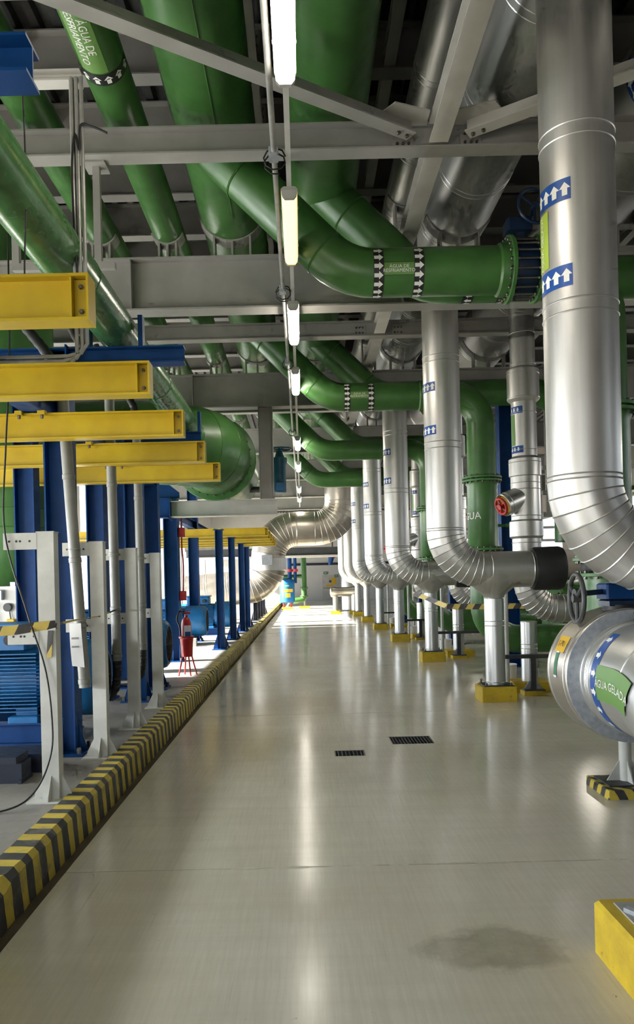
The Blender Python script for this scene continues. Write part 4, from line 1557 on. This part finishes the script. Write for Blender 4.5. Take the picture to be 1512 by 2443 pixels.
for i, (a, b, lab) in enumerate((((-1.845, 6.46, 0.777), (-1.977, 6.46, 3.24), 'leaning grey plastic conduit in front of the second white post'),
                                 ((-1.885, 7.75, 0.87), (-1.90, 7.75, 3.53), 'grey plastic conduit in front of the third white post'),
                                 ((-1.885, 9.0, 0.87), (-1.90, 9.0, 3.56), 'grey plastic conduit in front of the fourth white post'))):
    a, b = Vector(a), Vector(b)
    d = (b - a).normalized()
    r = thing('cable_duct', a, lab, 'conduit', 'grey cable ducts')
    MB().cyl(a, b, 0.048, 24).build('duct_tube', CONDUIT, r)
    for t in (0.03, 0.5, 1.05, 1.75, 2.1):
        MB().lathe(a + d * t, d, [(0, 0.048), (0.003, 0.053), (0.04, 0.053), (0.043, 0.048)], 24).build('duct_collar', CONDUIT, r)
    for t in (1.14 - a.z + 0.2, 1.94 - a.z):
        MB().torus(a + d * t, d, 0.051, 0.004, 24, 6).build('wire_tie', ROD, r)
    # corrugated hose from the lower end to the motor
    if i:
        pts = [a + Vector((0, 0, 0.03)), a + Vector((0, 0, -0.12)), a + Vector((-0.03, 0.05, -0.28)), a + Vector((-0.14, 0.2, -0.40)), a + Vector((-0.34, 0.35, -0.42))]
    else:
        pts = None
    if pts:
        m = MB()
        sub = []
        for q in range(len(pts) - 1):
            for k in range(8):
                sub.append(pts[q].lerp(pts[q + 1], k / 8))
        m.tube(sub, [0.045 if k % 2 else 0.038 for k in range(len(sub))], 14)
        m.build('corrugated_hose', BLACK, r)
    up = [b - d * 0.03, b + Vector((-0.02, 0, 0.15)), b + Vector((-0.12, 0.0, 0.35)), b + Vector((-0.32, 0.05, 0.6)), b + Vector((-0.5, 0.1, 0.95))]
    sub = []
    for q in range(len(up) - 1):
        for k in range(8):
            sub.append(up[q].lerp(up[q + 1], k / 8))
    MB().tube(sub, [0.046 if k % 2 else 0.040 for k in range(len(sub))], 14).build('upper_hose', BLACK, r)

# paper notice hung on the leaning conduit
m = MB()
b0 = len(m.v)
for j in range(7):
    for i in range(4):
        m.v.append(Vector((-1.945 + 0.10 * i / 3 + 0.015 * j / 6, 6.395 - 0.012 * math.sin(j * 0.6 + i * 0.4), 1.32 - 0.37 * j / 6 + (0.015 * (3 - i) / 3 if j == 6 else 0))))
for j in range(6):
    for i in range(3):
        m.face([b0 + j * 4 + i, b0 + j * 4 + i + 1, b0 + j * 4 + i + 5, b0 + j * 4 + i + 4], True)
n = len(m.v)
o = m.build('paper_notice', PAPER)
tag(o, 'white paper notice hanging on the leaning conduit', 'paper')
m = MB()
for z in (1.20, 1.192, 1.13, 1.122):
    m.bx(-1.925, -1.865, 6.381, 6.3815, z - 0.0022, z + 0.0022)
m.build('print_lines', INK, o, kind='stuff')

# hazard tape at left
r = thing('hazard_tape', (-2.0, 5.2, 1.4), 'yellow and black hazard tape strung between the white posts', 'tape')
def tape(parent, pts, h, twist=0.0):
    m = MB()
    b = len(m.v)
    n = len(pts)
    for i, p in enumerate(pts):
        p = Vector(p)
        t = twist * i / max(1, n - 1)
        m.v.append(p + Vector((0, -math.sin(t) * h / 2, math.cos(t) * h / 2)))
        m.v.append(p - Vector((0, -math.sin(t) * h / 2, math.cos(t) * h / 2)))
    for i in range(n - 1):
        m.face([b + 2 * i, b + 2 * i + 1, b + 2 * i + 3, b + 2 * i + 2], True)
    return m.build('tape_strip', TAPE, parent)
tape(r, [(-2.9, 5.21, 1.30), (-2.6, 5.21, 1.31), (-2.2, 5.21, 1.325), (-1.95, 5.215, 1.34), (-1.80, 5.22, 1.36), (-1.68, 5.225, 1.37)], 0.07, 0.6)
tape(r, [(-1.68, 5.225, 1.37), (-1.8, 6.0, 1.36), (-1.82, 6.40, 1.36), (-1.72, 6.53, 1.37), (-1.9, 7.8, 1.38)], 0.02, 3.0)
tape(r, [(-1.71, 5.232, 1.33), (-1.705, 5.225, 1.25), (-1.70, 5.23, 1.15)], 0.0).data.update()
m = MB(); m.poly([(-1.735, 5.225, 1.33), (-1.70, 5.222, 1.33), (-1.715, 5.225, 1.15), (-1.75, 5.225, 1.14)], (0, 0.002, 0)); m.build('tape_tail', TAPE, r)

# hanging black cable
def spline(pts, n=8):
    P = [Vector(p) for p in pts]
    out = []
    for i in range(len(P) - 1):
        p0, p1, p2, p3 = P[max(i - 1, 0)], P[i], P[i + 1], P[min(i + 2, len(P) - 1)]
        for k in range(n):
            t = k / n
            out.append(0.5 * ((2 * p1) + (-p0 + p2) * t + (2 * p0 - 5 * p1 + 4 * p2 - p3) * t * t + (-p0 + 3 * p1 - 3 * p2 + p3) * t ** 3))
    out.append(P[-1])
    return out


o = MB().tube(spline([(-1.97, 5.3, 4.2), (-1.98, 5.3, 3.2), (-2.0, 5.25, 2.6), (-2.01, 5.22, 2.0), (-1.87, 5.22, 1.45), (-1.76, 5.22, 1.08), (-1.715, 5.20, 0.75), (-1.72, 5.18, 0.5), (-1.80, 5.10, 0.28), (-1.95, 5.0, 0.185), (-2.3, 4.85, 0.182), (-2.9, 4.7, 0.182)]), 0.0065, 8).build('loose_cable', BLACK)
tag(o, 'thin black cable hanging down across the nearest white post', 'cable')

for i, (x, y, lb) in enumerate(((-2.02, 4.3, 'left thin black wire hanging between the two nearest yellow beams'), (-1.78, 4.3, 'middle thin black wire hanging between the two nearest yellow beams'), (-1.50, 4.3, 'right thin black wire with a plug between the two nearest yellow beams'))):
    r = thing('hanging_wire', (x, y, 3.0), lb, 'wire', 'wires by the yellow beams')
    MB().tube(spline([(x, y, 4.6), (x + 0.01, y, 3.9), (x - 0.01, y, 3.4), (x, y, 3.02 + 0.1 * i)]), 0.005, 6).build('wire', BLACK, r)
    MB().lathe((x, y, 3.02 + 0.1 * i), (0, 0, -1), [(0, 0.008), (0.01, 0.016), (0.06, 0.016), (0.07, 0.006)], 10).build('plug', BLACK, r)

# ================================================================== MOTORS
def motor(y, label, paint):
    z = 0.74
    r = thing('pump_motor', (-2.5, y, PZ), label, 'motor', 'blue pump motors')
    R = 0.37
    # fan cowl with grille facing the aisle
    MB().lathe((-2.46, y, z), (1, 0, 0), [(0, R), (0.38, R), (0.46, R * 0.93), (0.50, R * 0.80), (0.50, R * 0.72), (0.47, R * 0.70)], 48).build('fan_cowl', paint, r)
    g = MB()
    for k in range(8):
        g.torus((-1.965, y, z), (1, 0, 0), 0.05 + 0.03 * k, 0.006, 32, 5)
    for k in range(6):
        a = math.pi * k / 6
        e = Vector((0, math.cos(a), math.sin(a))) * 0.26
        g.cyl(Vector((-1.962, y, z)) - e, Vector((-1.962, y, z)) + e, 0.005, 6)
    g.build('fan_grille', BLACK, r)
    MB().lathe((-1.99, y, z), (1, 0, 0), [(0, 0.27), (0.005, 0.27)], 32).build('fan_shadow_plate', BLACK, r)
    # finned stator
    MB().cyl((-3.55, y, z), (-2.46, y, z), R * 0.86, 40).build('stator_barrel', paint, r)
    for k in range(17):
        dz = -0.27 + 0.0335 * k
        base_y = math.sqrt(max(0.0, (R * 0.84) ** 2 - dz * dz))
        for side in (-1, 1):
            ya, yb = y + side * base_y * 0.9, y + side * (R + 0.012)
            MB().bx(-3.52, -2.50, min(ya, yb), max(ya, yb), z + dz - 0.0045, z + dz + 0.0045).build('cooling_fin', paint, r)
    MB().lathe((-3.72, y, z), (1, 0, 0), [(0, R * 0.6), (0.08, R), (0.18, R)], 40).build('drive_end_shield', paint, r)
    t = MB().cbox(-3.25, -2.62, y - 0.30, y + 0.18, z + 0.30, z + 0.52, 0.02).build('terminal_box', paint, r)
    MB().cbox(-3.28, -2.59, y - 0.32, y + 0.2, z + 0.52, z + 0.55, 0.006).build('box_lid', paint, t)
    MB().cyl((-2.75, y - 0.30, z + 0.40), (-2.75, y - 0.38, z + 0.40), 0.05, 14).build('cable_gland', BLACK, t)
    for xx in (-3.45, -2.62):
        f = MB().cbox(xx - 0.14, xx + 0.14, y - 0.42, y + 0.42, PZ + 0.20, PZ + 0.26, 0.008).build('foot', paint, r)
        for s in (-1, 1):
            MB().bx(xx - 0.10, xx + 0.10, y + s * 0.30 - 0.015, y + s * 0.30 + 0.015, PZ + 0.26, PZ + 0.33).build('foot_rib', paint, f)
    MB().ibeam((-3.8, y - 0.36, PZ + 0.10), (-2.3, y - 0.36, PZ + 0.10), 0.20, 0.14, 0.014, 0.012).build('skid_rail', BLUE, r)
    MB().ibeam((-3.8, y + 0.36, PZ + 0.10), (-2.3, y + 0.36, PZ + 0.10), 0.20, 0.14, 0.014, 0.012).build('skid_rail', BLUE, r)
    MB().cyl((-3.72, y, z), (-4.1, y, z), 0.06, 16).build('drive_shaft', DARK, r)
    return r


mt = motor(7.55, 'nearest large blue finned motor, behind the first white posts', BLUE_M)
for i, (dy, lb) in enumerate(((3.95, 'second blue finned motor, behind the third white post'), (11.0, 'pale lit blue finned motor right of the wide blue column'), (14.6, 'blue motor between the far blue posts'))):
    copy_tree(mt, (-0.05 - (0.3 if i == 1 else 0), dy, 0), lb)
for i, y in enumerate((18.55,)):
    o = MB().cbox(-3.9, -2.5, y - 0.62, y - 0.47, PZ, PZ + 0.19, 0.01).build('motor_plinth', PLINTH)
    tag(o, 'pale concrete plinth below the pale lit motor', 'plinth')
# dark navy skid pieces on the platform
for i, (x0, x1, y0, y1, z0, z1, lb) in enumerate(((-3.2, -2.06, 6.05, 6.35, PZ, PZ + 0.10, 'rear dark navy steel skid channel beside the first motor'), (-3.2, -2.12, 5.72, 5.92, PZ, PZ + 0.15, 'front dark navy steel skid channel lying on the platform'))):
    r = thing('steel_skid', (x1, y0, z0), lb, 'skid', 'navy steel skids')
    MB().bx(x0, x1, y0, y1, z0, z1).build('channel', NAVY, r)
    MB().bx(x0, x1 - 0.03, y0 - 0.025, y1 + 0.025, z1, z1 + 0.05).build('top_flange', NAVY, r)
    MB().bx(x1 - 0.02, x1 + 0.004, y0 - 0.02, y1 + 0.02, z0, z0 + 0.03).build('toe_plate', NAVY, r)

# instrument board against the daylight, far left
r = thing('instrument_board', (-3.9, 9.2, PZ), 'white instrument board with gauges and valves at the far left', 'instrument board')
MB().bx(-4.35, -3.52, 9.2, 9.24, 0.75, 1.65).build('board', WALLW, r)
for xx in (-4.15, -3.65):
    MB().bx(xx - 0.03, xx + 0.03, 9.24, 9.30, PZ, 1.7).build('leg', GALV, r)
for i, (x, z) in enumerate(((-4.12, 1.35), (-3.87, 1.42), (-3.69, 1.40))):
    MB().lathe((x, 9.2, z), (0, -1, 0), [(0, 0.05), (0.04, 0.05), (0.045, 0.045)], 20).build('gauge', DARK, r)
for i, (x, z, c) in enumerate(((-3.65, 1.20, YELP), (-3.79, 1.55, GALV), (-3.97, 1.15, DARK), (-3.72, 1.02, YELP))):
    MB().cbox(x - 0.05, x + 0.05, 9.14, 9.20, z - 0.06, z + 0.06, 0.01).build('valve_block', c, r)
MB().bx(-3.92, -3.77, 9.195, 9.20, 0.85, 1.0).build('green_tag', GREENP, r)
for x in (-4.02, -3.82, -3.67):
    MB().tube(spline([(x, 9.18, 1.35), (x + 0.03, 9.16, 1.1), (x - 0.04, 9.16, 0.85), (x, 9.16, 0.5)]), 0.008, 6).build('impulse_tube', DARK, r)
o = MB().cbox(-3.46, -3.30, 9.3, 9.46, PZ, 3.0, 0.01).build('white_column', WALLW)
r.location.x += 0.17
tag(o, 'cream white square column behind the instrument board', 'column')

# vertical strut with cables, upper left
r = thing('cable_strut', (-1.42, 5.2, 3.1), 'grey vertical strut with conduits and black cable at the upper left', 'strut')
for dx in (-0.035, 0.0, 0.032):
    MB().tube([(-1.42 + dx, 5.1, 5.0), (-1.42 + dx, 5.1, 3.2 + dx), (-1.46 + dx, 5.1, 3.14 + dx), (-1.55 + dx, 5.1, 3.12 + dx), (-3.0, 5.1, 3.12 + dx)], 0.014, 10).build('conduit_tube', ROD, r)
MB().rtube((-1.45, 5.13, 3.3), (-1.45, 5.13, 5.0), 0.04, 0.04, (0, 1, 0)).build('strut_channel', ROD, r)
MB().tube(spline([(-1.22, 5.09, 4.62), (-1.32, 5.08, 4.66), (-1.39, 5.07, 4.66), (-1.40, 5.07, 4.5), (-1.43, 5.07, 4.6), (-1.45, 5.06, 4.3), (-1.43, 5.06, 3.6)]), 0.008, 6).build('black_cable', BLACK, r)
MB().ibeam((-1.40, 5.16, 5.03), (-4.2, 5.16, 5.03), 0.075, 0.10, 0.01, 0.008).build('carrier_arm', GREY_L, r)
# grey rectangular hanger under the nearest cross beam
r = thing('hanger_bracket', (-1.7, 6.7, 4.44), 'grey rectangular tube hanger below the nearest cross beam at left', 'bracket')
MB().rtube((-1.705, 6.7, 4.44), (-1.705, 6.7, 5.28), 0.06, 0.06, (0, 1, 0)).build('hanger_post', GREY, r)
MB().rtube((-2.42, 6.7, 4.44), (-2.42, 6.7, 5.28), 0.06, 0.06, (0, 1, 0)).build('hanger_post', GREY, r)
MB().rtube((-2.45, 6.7, 4.41), (-1.56, 6.7, 4.41), 0.06, 0.06).build('cross_bar', GREY, r)
MB().cbox(-1.80, -1.61, 6.6, 6.8, 5.262, 5.28, 0.004).build('top_plate', GREY, r)

# ================================================================== FIRE EXTINGUISHER AND RED LINE
EX, EY = -1.87, 12.3
r = thing('extinguisher_stand', (EX, EY, PZ), 'red tripod stand holding the fire extinguisher on the platform', 'stand')
MB().lathe((EX, EY, PZ + 0.30), (0, 0, 1), [(0, 0.085), (0.01, 0.09), (0.28, 0.10), (0.30, 0.125), (0.325, 0.125), (0.326, 0.11), (0.02, 0.08)], 24).build('holder_cup', RED, r)
for a in (0.3, 2.0, 3.7, 5.2):
    MB().cyl((EX + 0.07 * math.cos(a), EY + 0.07 * math.sin(a), PZ + 0.33), (EX + 0.15 * math.cos(a), EY + 0.15 * math.sin(a), PZ), 0.012, 8).build('leg', RED, r)
r = thing('fire_extinguisher', (EX, EY, PZ + 0.33), 'red fire extinguisher with black hose in a red stand', 'extinguisher')
MB().lathe((EX, EY, PZ + 0.33), (0, 0, 1), [(0, 0.072), (0.01, 0.078), (0.50, 0.078), (0.56, 0.06), (0.60, 0.025), (0.64, 0.022)], 24).build('cylinder', RED, r)
MB().box((EX + 0.01, EY, PZ + 0.995), (0.12, 0.03, 0.03)).build('valve_head', RED, r)
MB().box((EX + 0.02, EY, PZ + 1.03), (0.13, 0.02, 0.012), Matrix.Rotation(-0.25, 3, 'Y')).build('lever', RED, r)
MB().tube(spline([(EX - 0.03, EY, PZ + 1.0), (EX - 0.10, EY - 0.03, PZ + 1.02), (EX - 0.14, EY - 0.05, PZ + 0.9), (EX - 0.10, EY - 0.06, PZ + 0.78), (EX - 0.085, EY - 0.05, PZ + 0.6)]), 0.014, 8).build('hose', BLACK, r)
w = Wrap((EX, EY, PZ + 0.72), (0, 0, 1), (0.5, -1, 0), 0.078)
m = MB(); w.patch(m, -0.12, 0.08, -0.06, 0.06, 0.001); m.build('label_print', PAPER, r)
m = MB(); w.patch(m, -0.11, -0.02, -0.05, 0.05, 0.002); m.build('label_block', BLUEP, r)
r = thing('emergency_pull_cord', (-2.25, 14.3, 1.5), 'red emergency line with red switch boxes on the wide blue column', 'pull cord')
MB().tube(spline([(-2.26, 14.6, 3.1), (-2.27, 14.6, 2.4), (-2.25, 14.6, 2.0), (-2.26, 14.6, 1.45)]), 0.014, 8).build('red_line', RED, r)
for z in (2.62, 1.42):
    MB().cbox(-2.33, -2.21, 14.54, 14.66, z - 0.10, z + 0.08, 0.01).build('switch_box', RED, r)

# ================================================================== BIG SILVER BEND AT THE FAR END
r = thing('silver_transfer_pipe', (0, 28, 0), 'huge silver clad pipe bending across the far end of the aisle', 'pipe')
clad_run(r, [(1.50, 28, 5.25), (1.50, 28, 3.55), (-1.22, 28, 3.55), (-1.22, 28, 1.55), (-4.2, 28, 1.30)], [0.95, 1.05, 0.80], 0.62, SILVER_D, 48, 0.9, 0.008)
MB().cyl((-3.0, 28, 0.85), (-3.0, 28, PZ), 0.14, 20).build('support_leg', SILVER, r)
MB().bx(-1.42, -1.05, 27.33, 27.42, 2.25, 2.6).build('inspection_patch', GALV, r)
MB().lathe((-1.22, 28, 2.05), (0, 0, 1), [(0, 0.62), (0.01, 0.66), (0.45, 0.66), (0.46, 0.62)], 48).build('valve_jacket', SILVER, r)

# ================================================================== FAR END
def at(px, py, Y):
    dx, dy = px - VPX, VPY - py
    c, s = math.cos(ROLL), math.sin(ROLL)
    return Vector(((dx * c + dy * s) * Y / F_PX, Y, CAM_H + (-dx * s + dy * c) * Y / F_PX))


structure(back)
d = structure(MB().bx(1.72, 3.15, 65.94, 66.0, 0.0, 2.15).build('door_1', GREY_L))
MB().bx(1.80, 3.07, 65.92, 65.94, 1.02, 1.06).build('push_bar', DARK, d)
MB().bx(2.05, 2.55, 65.925, 65.94, 1.15, 1.35).build('door_notice', YELP, d)
MB().bx(2.3, 2.5, 65.925, 65.94, 1.5, 1.7).build('door_window', DARK, d)
structure(MB().bx(-1, 8, 65.9, 66.0, 3.0, 3.2).build('trim_2', NAVY))
for px, py, wpx, hpx, mat, nm, lb in ((776, 1367, 9, 6, GRNSIGN, 'exit_sign', 'small dark exit sign above the far door'), (802, 1374, 9, 6, GRNSIGN, 'exit_sign', 'small dark green arrow sign beside the far door'), (796, 1386, 11, 16, YELP, 'wall_poster', 'yellow poster on the far wall beside the door')):
    p = at(px, py, 65.9)
    k = 65.9 / F_PX
    o = MB().bx(p.x - wpx * k / 2, p.x + wpx * k / 2, 65.9, 65.98, p.z - hpx * k / 2, p.z + hpx * k / 2).build(nm, mat)
    tag(o, lb, 'sign')
    if mat is GRNSIGN:
        MB().bx(p.x - wpx * k * 0.35, p.x + wpx * k * 0.35, 65.885, 65.9, p.z - hpx * k * 0.12, p.z + hpx * k * 0.12).build('sign_print', WPRINT, o)
# ceiling beam at far end
r = thing('far_beam', (0, 40, 3.2), 'dark beam with pale underside crossing before the far wall', 'beam')
MB().ibeam((-6, 40, 3.2), (3.0, 40, 3.2), 0.40, 0.3, 0.03, 0.02).build('beam', DARK, r)
MB().bx(-6, 3.0, 39.8, 40.2, 2.88, 2.99).build('pale_soffit', GREY_L, r)
# blue tank
q_x = at(726, 1440, 47.2).x
p = at(686, 1450, 46)
r = thing('blue_tank', (p.x, 46, 0), 'bright blue upright tank with yellow notices at the far end', 'tank')
MB().lathe((p.x, 46, 0.25), (0, 0, 1), [(0, 0.40), (0.05, 0.45), (1.25, 0.45), (1.4, 0.36), (1.48, 0.12)], 28).build('tank_shell', BLUE_M, r)
for a in (0.8, 2.4, 4.0, 5.5):
    MB().cyl((p.x + 0.33 * math.cos(a), 46 + 0.33 * math.sin(a), 0), (p.x + 0.33 * math.cos(a), 46 + 0.33 * math.sin(a), 0.3), 0.05, 8).build('leg', RED, r)
w = Wrap((p.x, 46, 0.9), (0, 0, 1), (0, -1, 0), 0.45)
for a0, a1, s0, s1 in ((0.0, 0.18, -0.28, 0.38), (-0.32, -0.06, -0.12, 0.2), (0.34, 0.40, -0.12, 0.12)):
    m = MB(); w.patch(m, a0, a1, s0, s1, 0.004); m.build('notice', YELP, r)
for i, dx in enumerate((-0.9, 0.0, q_x - p.x)):
    o = MB().cbox(p.x + dx - 0.33, p.x + dx + 0.33, 45.5 if i < 2 else 46.9, 46.1 if i < 2 else 47.5, 0, 0.13, 0.01).build('pipe_pedestal', PEDY)
    tag(o, ['yellow pedestal left of the far blue tank', 'yellow pedestal under the far blue tank', 'yellow pedestal under the far green standpipe'][i], 'pedestal')
    if i == 1:
        for ch in r.children:
            pass
r.location.z += 0.131
# green standpipe frame beside the tank
q = at(726, 1440, 47.2)
r = thing('green_standpipe', (q.x, 47.2, 0.13), 'green upright pipe with branch beside the far blue tank', 'pipe')
green_run(r, [(q.x, 47.2, 3.2), (q.x, 47.2, 0.55), (q.x - 0.7, 47.2, 0.45)], 0.22, 0.17, seg=20)
green_run(r, [(q.x, 47.2, 1.95), (q.x - 1.5, 47.2, 1.95)], 0.2, 0.13, seg=20)
MB().cyl((q.x + 0.02, 47.2, 0.5), (q.x + 0.02, 47.2, 0.13), 0.06, 12).build('prop', GALV, r)
for z in (1.25, 0.75):
    flange(r, (q.x, 47.2, z), (0, 0, 1), 0.24, 0.05, 8, 0.02, seg=20)
for dx, c, lb in ((-0.85, BLUE, 'left blue drop pipe over the far tank'), (-0.52, BLUE, 'right blue drop pipe over the far tank')):
    r = thing('blue_drop_pipe', (q.x + dx, 46.6, 1.6), lb, 'pipe')
    MB().cyl((q.x + dx, 46.6, 3.2), (q.x + dx, 46.6, 1.55), 0.13 if dx < -0.6 else 0.10, 16).build('pipe_section', c, r)
    MB().lathe((q.x + dx, 46.6, 2.25), (0, 0, 1), [(0, 0.17), (0.15, 0.17)], 16).build('red_coupling', RED, r)
# dark silver tee on two legs
r = thing('strainer_tee', (1.6, 38, 0), 'dull silver horizontal tee on short legs at the far right row', 'pipe')
MB().lathe((1.35, 38, 1.08), (1, 0, 0), [(0, 0.12), (0.05, 0.24), (0.2, 0.27), (0.35, 0.23), (1.0, 0.23), (1.1, 0.27), (1.35, 0.27), (1.42, 0.15)], 28).build('tee_body', SILVER_D, r)
MB().cyl((1.62, 38, 0.95), (1.62, 38, 0.15), 0.14, 20).build('leg', SILVER, r)
MB().cyl((2.55, 37.9, 0.95), (2.55, 37.9, 0.15), 0.16, 20).build('leg', SILVER, r)
o = MB().cbox(1.36, 1.88, 37.75, 38.25, 0, 0.15, 0.01).build('pipe_pedestal', PEDY)
tag(o, 'yellow pedestal under the left leg of the dull silver tee', 'pedestal')
o = MB().cbox(2.28, 2.80, 37.65, 38.15, 0, 0.15, 0.01).build('pipe_pedestal', PEDY)
tag(o, 'yellow pedestal under the right leg of the dull silver tee', 'pedestal')
o = MB().lathe((2.55, 42, 0), (0, 0, 1), [(0, 0.38), (0.05, 0.42), (1.9, 0.42), (2.0, 0.36)], 28).build('silver_vessel', SILVER_B)
tag(o, 'upright silver vessel standing behind the dull silver tee', 'vessel')
# blue pump hanging near far wall
p = at(793, 1330, 50)
r = thing('blue_hung_actuator', p, 'small blue hung actuator with red ring in front of the far wall', 'actuator')
MB().lathe((p.x, 50, p.z + 0.45), (-0.2, 0, -1), [(0, 0.26), (0.4, 0.26), (0.42, 0.2), (0.75, 0.16), (0.95, 0.08)], 20).build('body', BLUE, r)
MB().lathe((p.x - 0.08, 50, p.z + 0.06), (-0.2, 0, -1), [(0, 0.27), (0.05, 0.27)], 20).build('red_ring', RED, r)
MB().cyl((p.x, 50, p.z + 0.4), (p.x, 50, 7.6), 0.05, 10).build('hanger_pipe', DARK, r)

# ================================================================== RIGHT SIDE BACKGROUND
for i, y in enumerate((13.95, 18.95, 23.95, 28.95)):
    r = thing('blue_side_column', (3.75, y, 0), 'blue column standing behind the ' + ['second', 'third', 'fourth', 'fifth'][i] + ' green drop pipe at right', 'column', 'blue columns at right')
    MB().ibeam((3.75, y, 0), (3.75, y, 4.8), 0.3, 0.25, 0.016, 0.012, (1, 0, 0)).build('column_shaft', BLUE, r)
    MB().cbox(3.55, 3.95, y - 0.2, y + 0.2, 0, 0.02, 0.004).build('base_plate', BLUE, r)
    MB().cyl((3.42, y - 0.2, 0), (3.42, y - 0.2, 4.8), 0.035, 12).build('side_conduit', ROD, r)
for i, y in enumerate((9.6, 14.6, 19.6, 24.6)):
    r = thing('green_pump', (5.4, y, 0), 'dark green chiller barrel lying low at the right, ' + ORD[i], 'chiller', 'chiller barrels at right')
    MB().lathe((4.7, y, 0.95), (1, 0, 0), [(0, 0.30), (0.06, 0.55), (0.5, 0.6), (3.2, 0.6)], 32).build('barrel', GREEN, r)
    flange(r, (4.74, y, 0.95), (1, 0, 0), 0.66, 0.06, 20, 0.02)
    for x in (5.2, 7.2):
        MB().bx(x - 0.08, x + 0.08, y - 0.45, y + 0.45, 0, 0.5).build('cradle', DARK, r)
    MB().lathe((5.4, y, 1.9), (1, 0, 0), [(0, 0.2), (0.05, 0.38), (2.0, 0.38)], 28).build('upper_barrel', WALLB, r)
    MB().cyl((6.2, y, 1.4), (6.2, y, 1.7), 0.2, 16).build('crossover', DARK, r)
for i, y in enumerate((14.0, 24.0, 34.0)):
    r = thing('cable_rack', (5.2, y, 2.9), 'brown cable rack hung over the side aisle, ' + ORD[i], 'rack', 'side aisle cable racks')
    for z in (2.7, 3.1, 3.55):
        MB().bx(4.4, 9.8, y - 0.06, y + 0.06, z, z + 0.07).build('rack_rail', GREY, r)
    for x in (4.5, 6.0, 7.5, 9.0):
        MB().bx(x - 0.03, x + 0.03, y - 0.03, y + 0.03, 2.7, 4.8).build('rack_hanger', GREY, r)
# hazard tape behind the riser legs
r = thing('hazard_tape', (2.0, 12.9, 1.25), 'black and yellow hazard tape strung behind the silver riser legs', 'tape')
tape(r, [(1.95, 13.6, 1.36), (2.1, 13.2, 1.30), (2.25, 12.05, 1.18), (2.7, 11.9, 1.17), (3.2, 11.8, 1.17), (4.2, 11.7, 1.17)], 0.085)
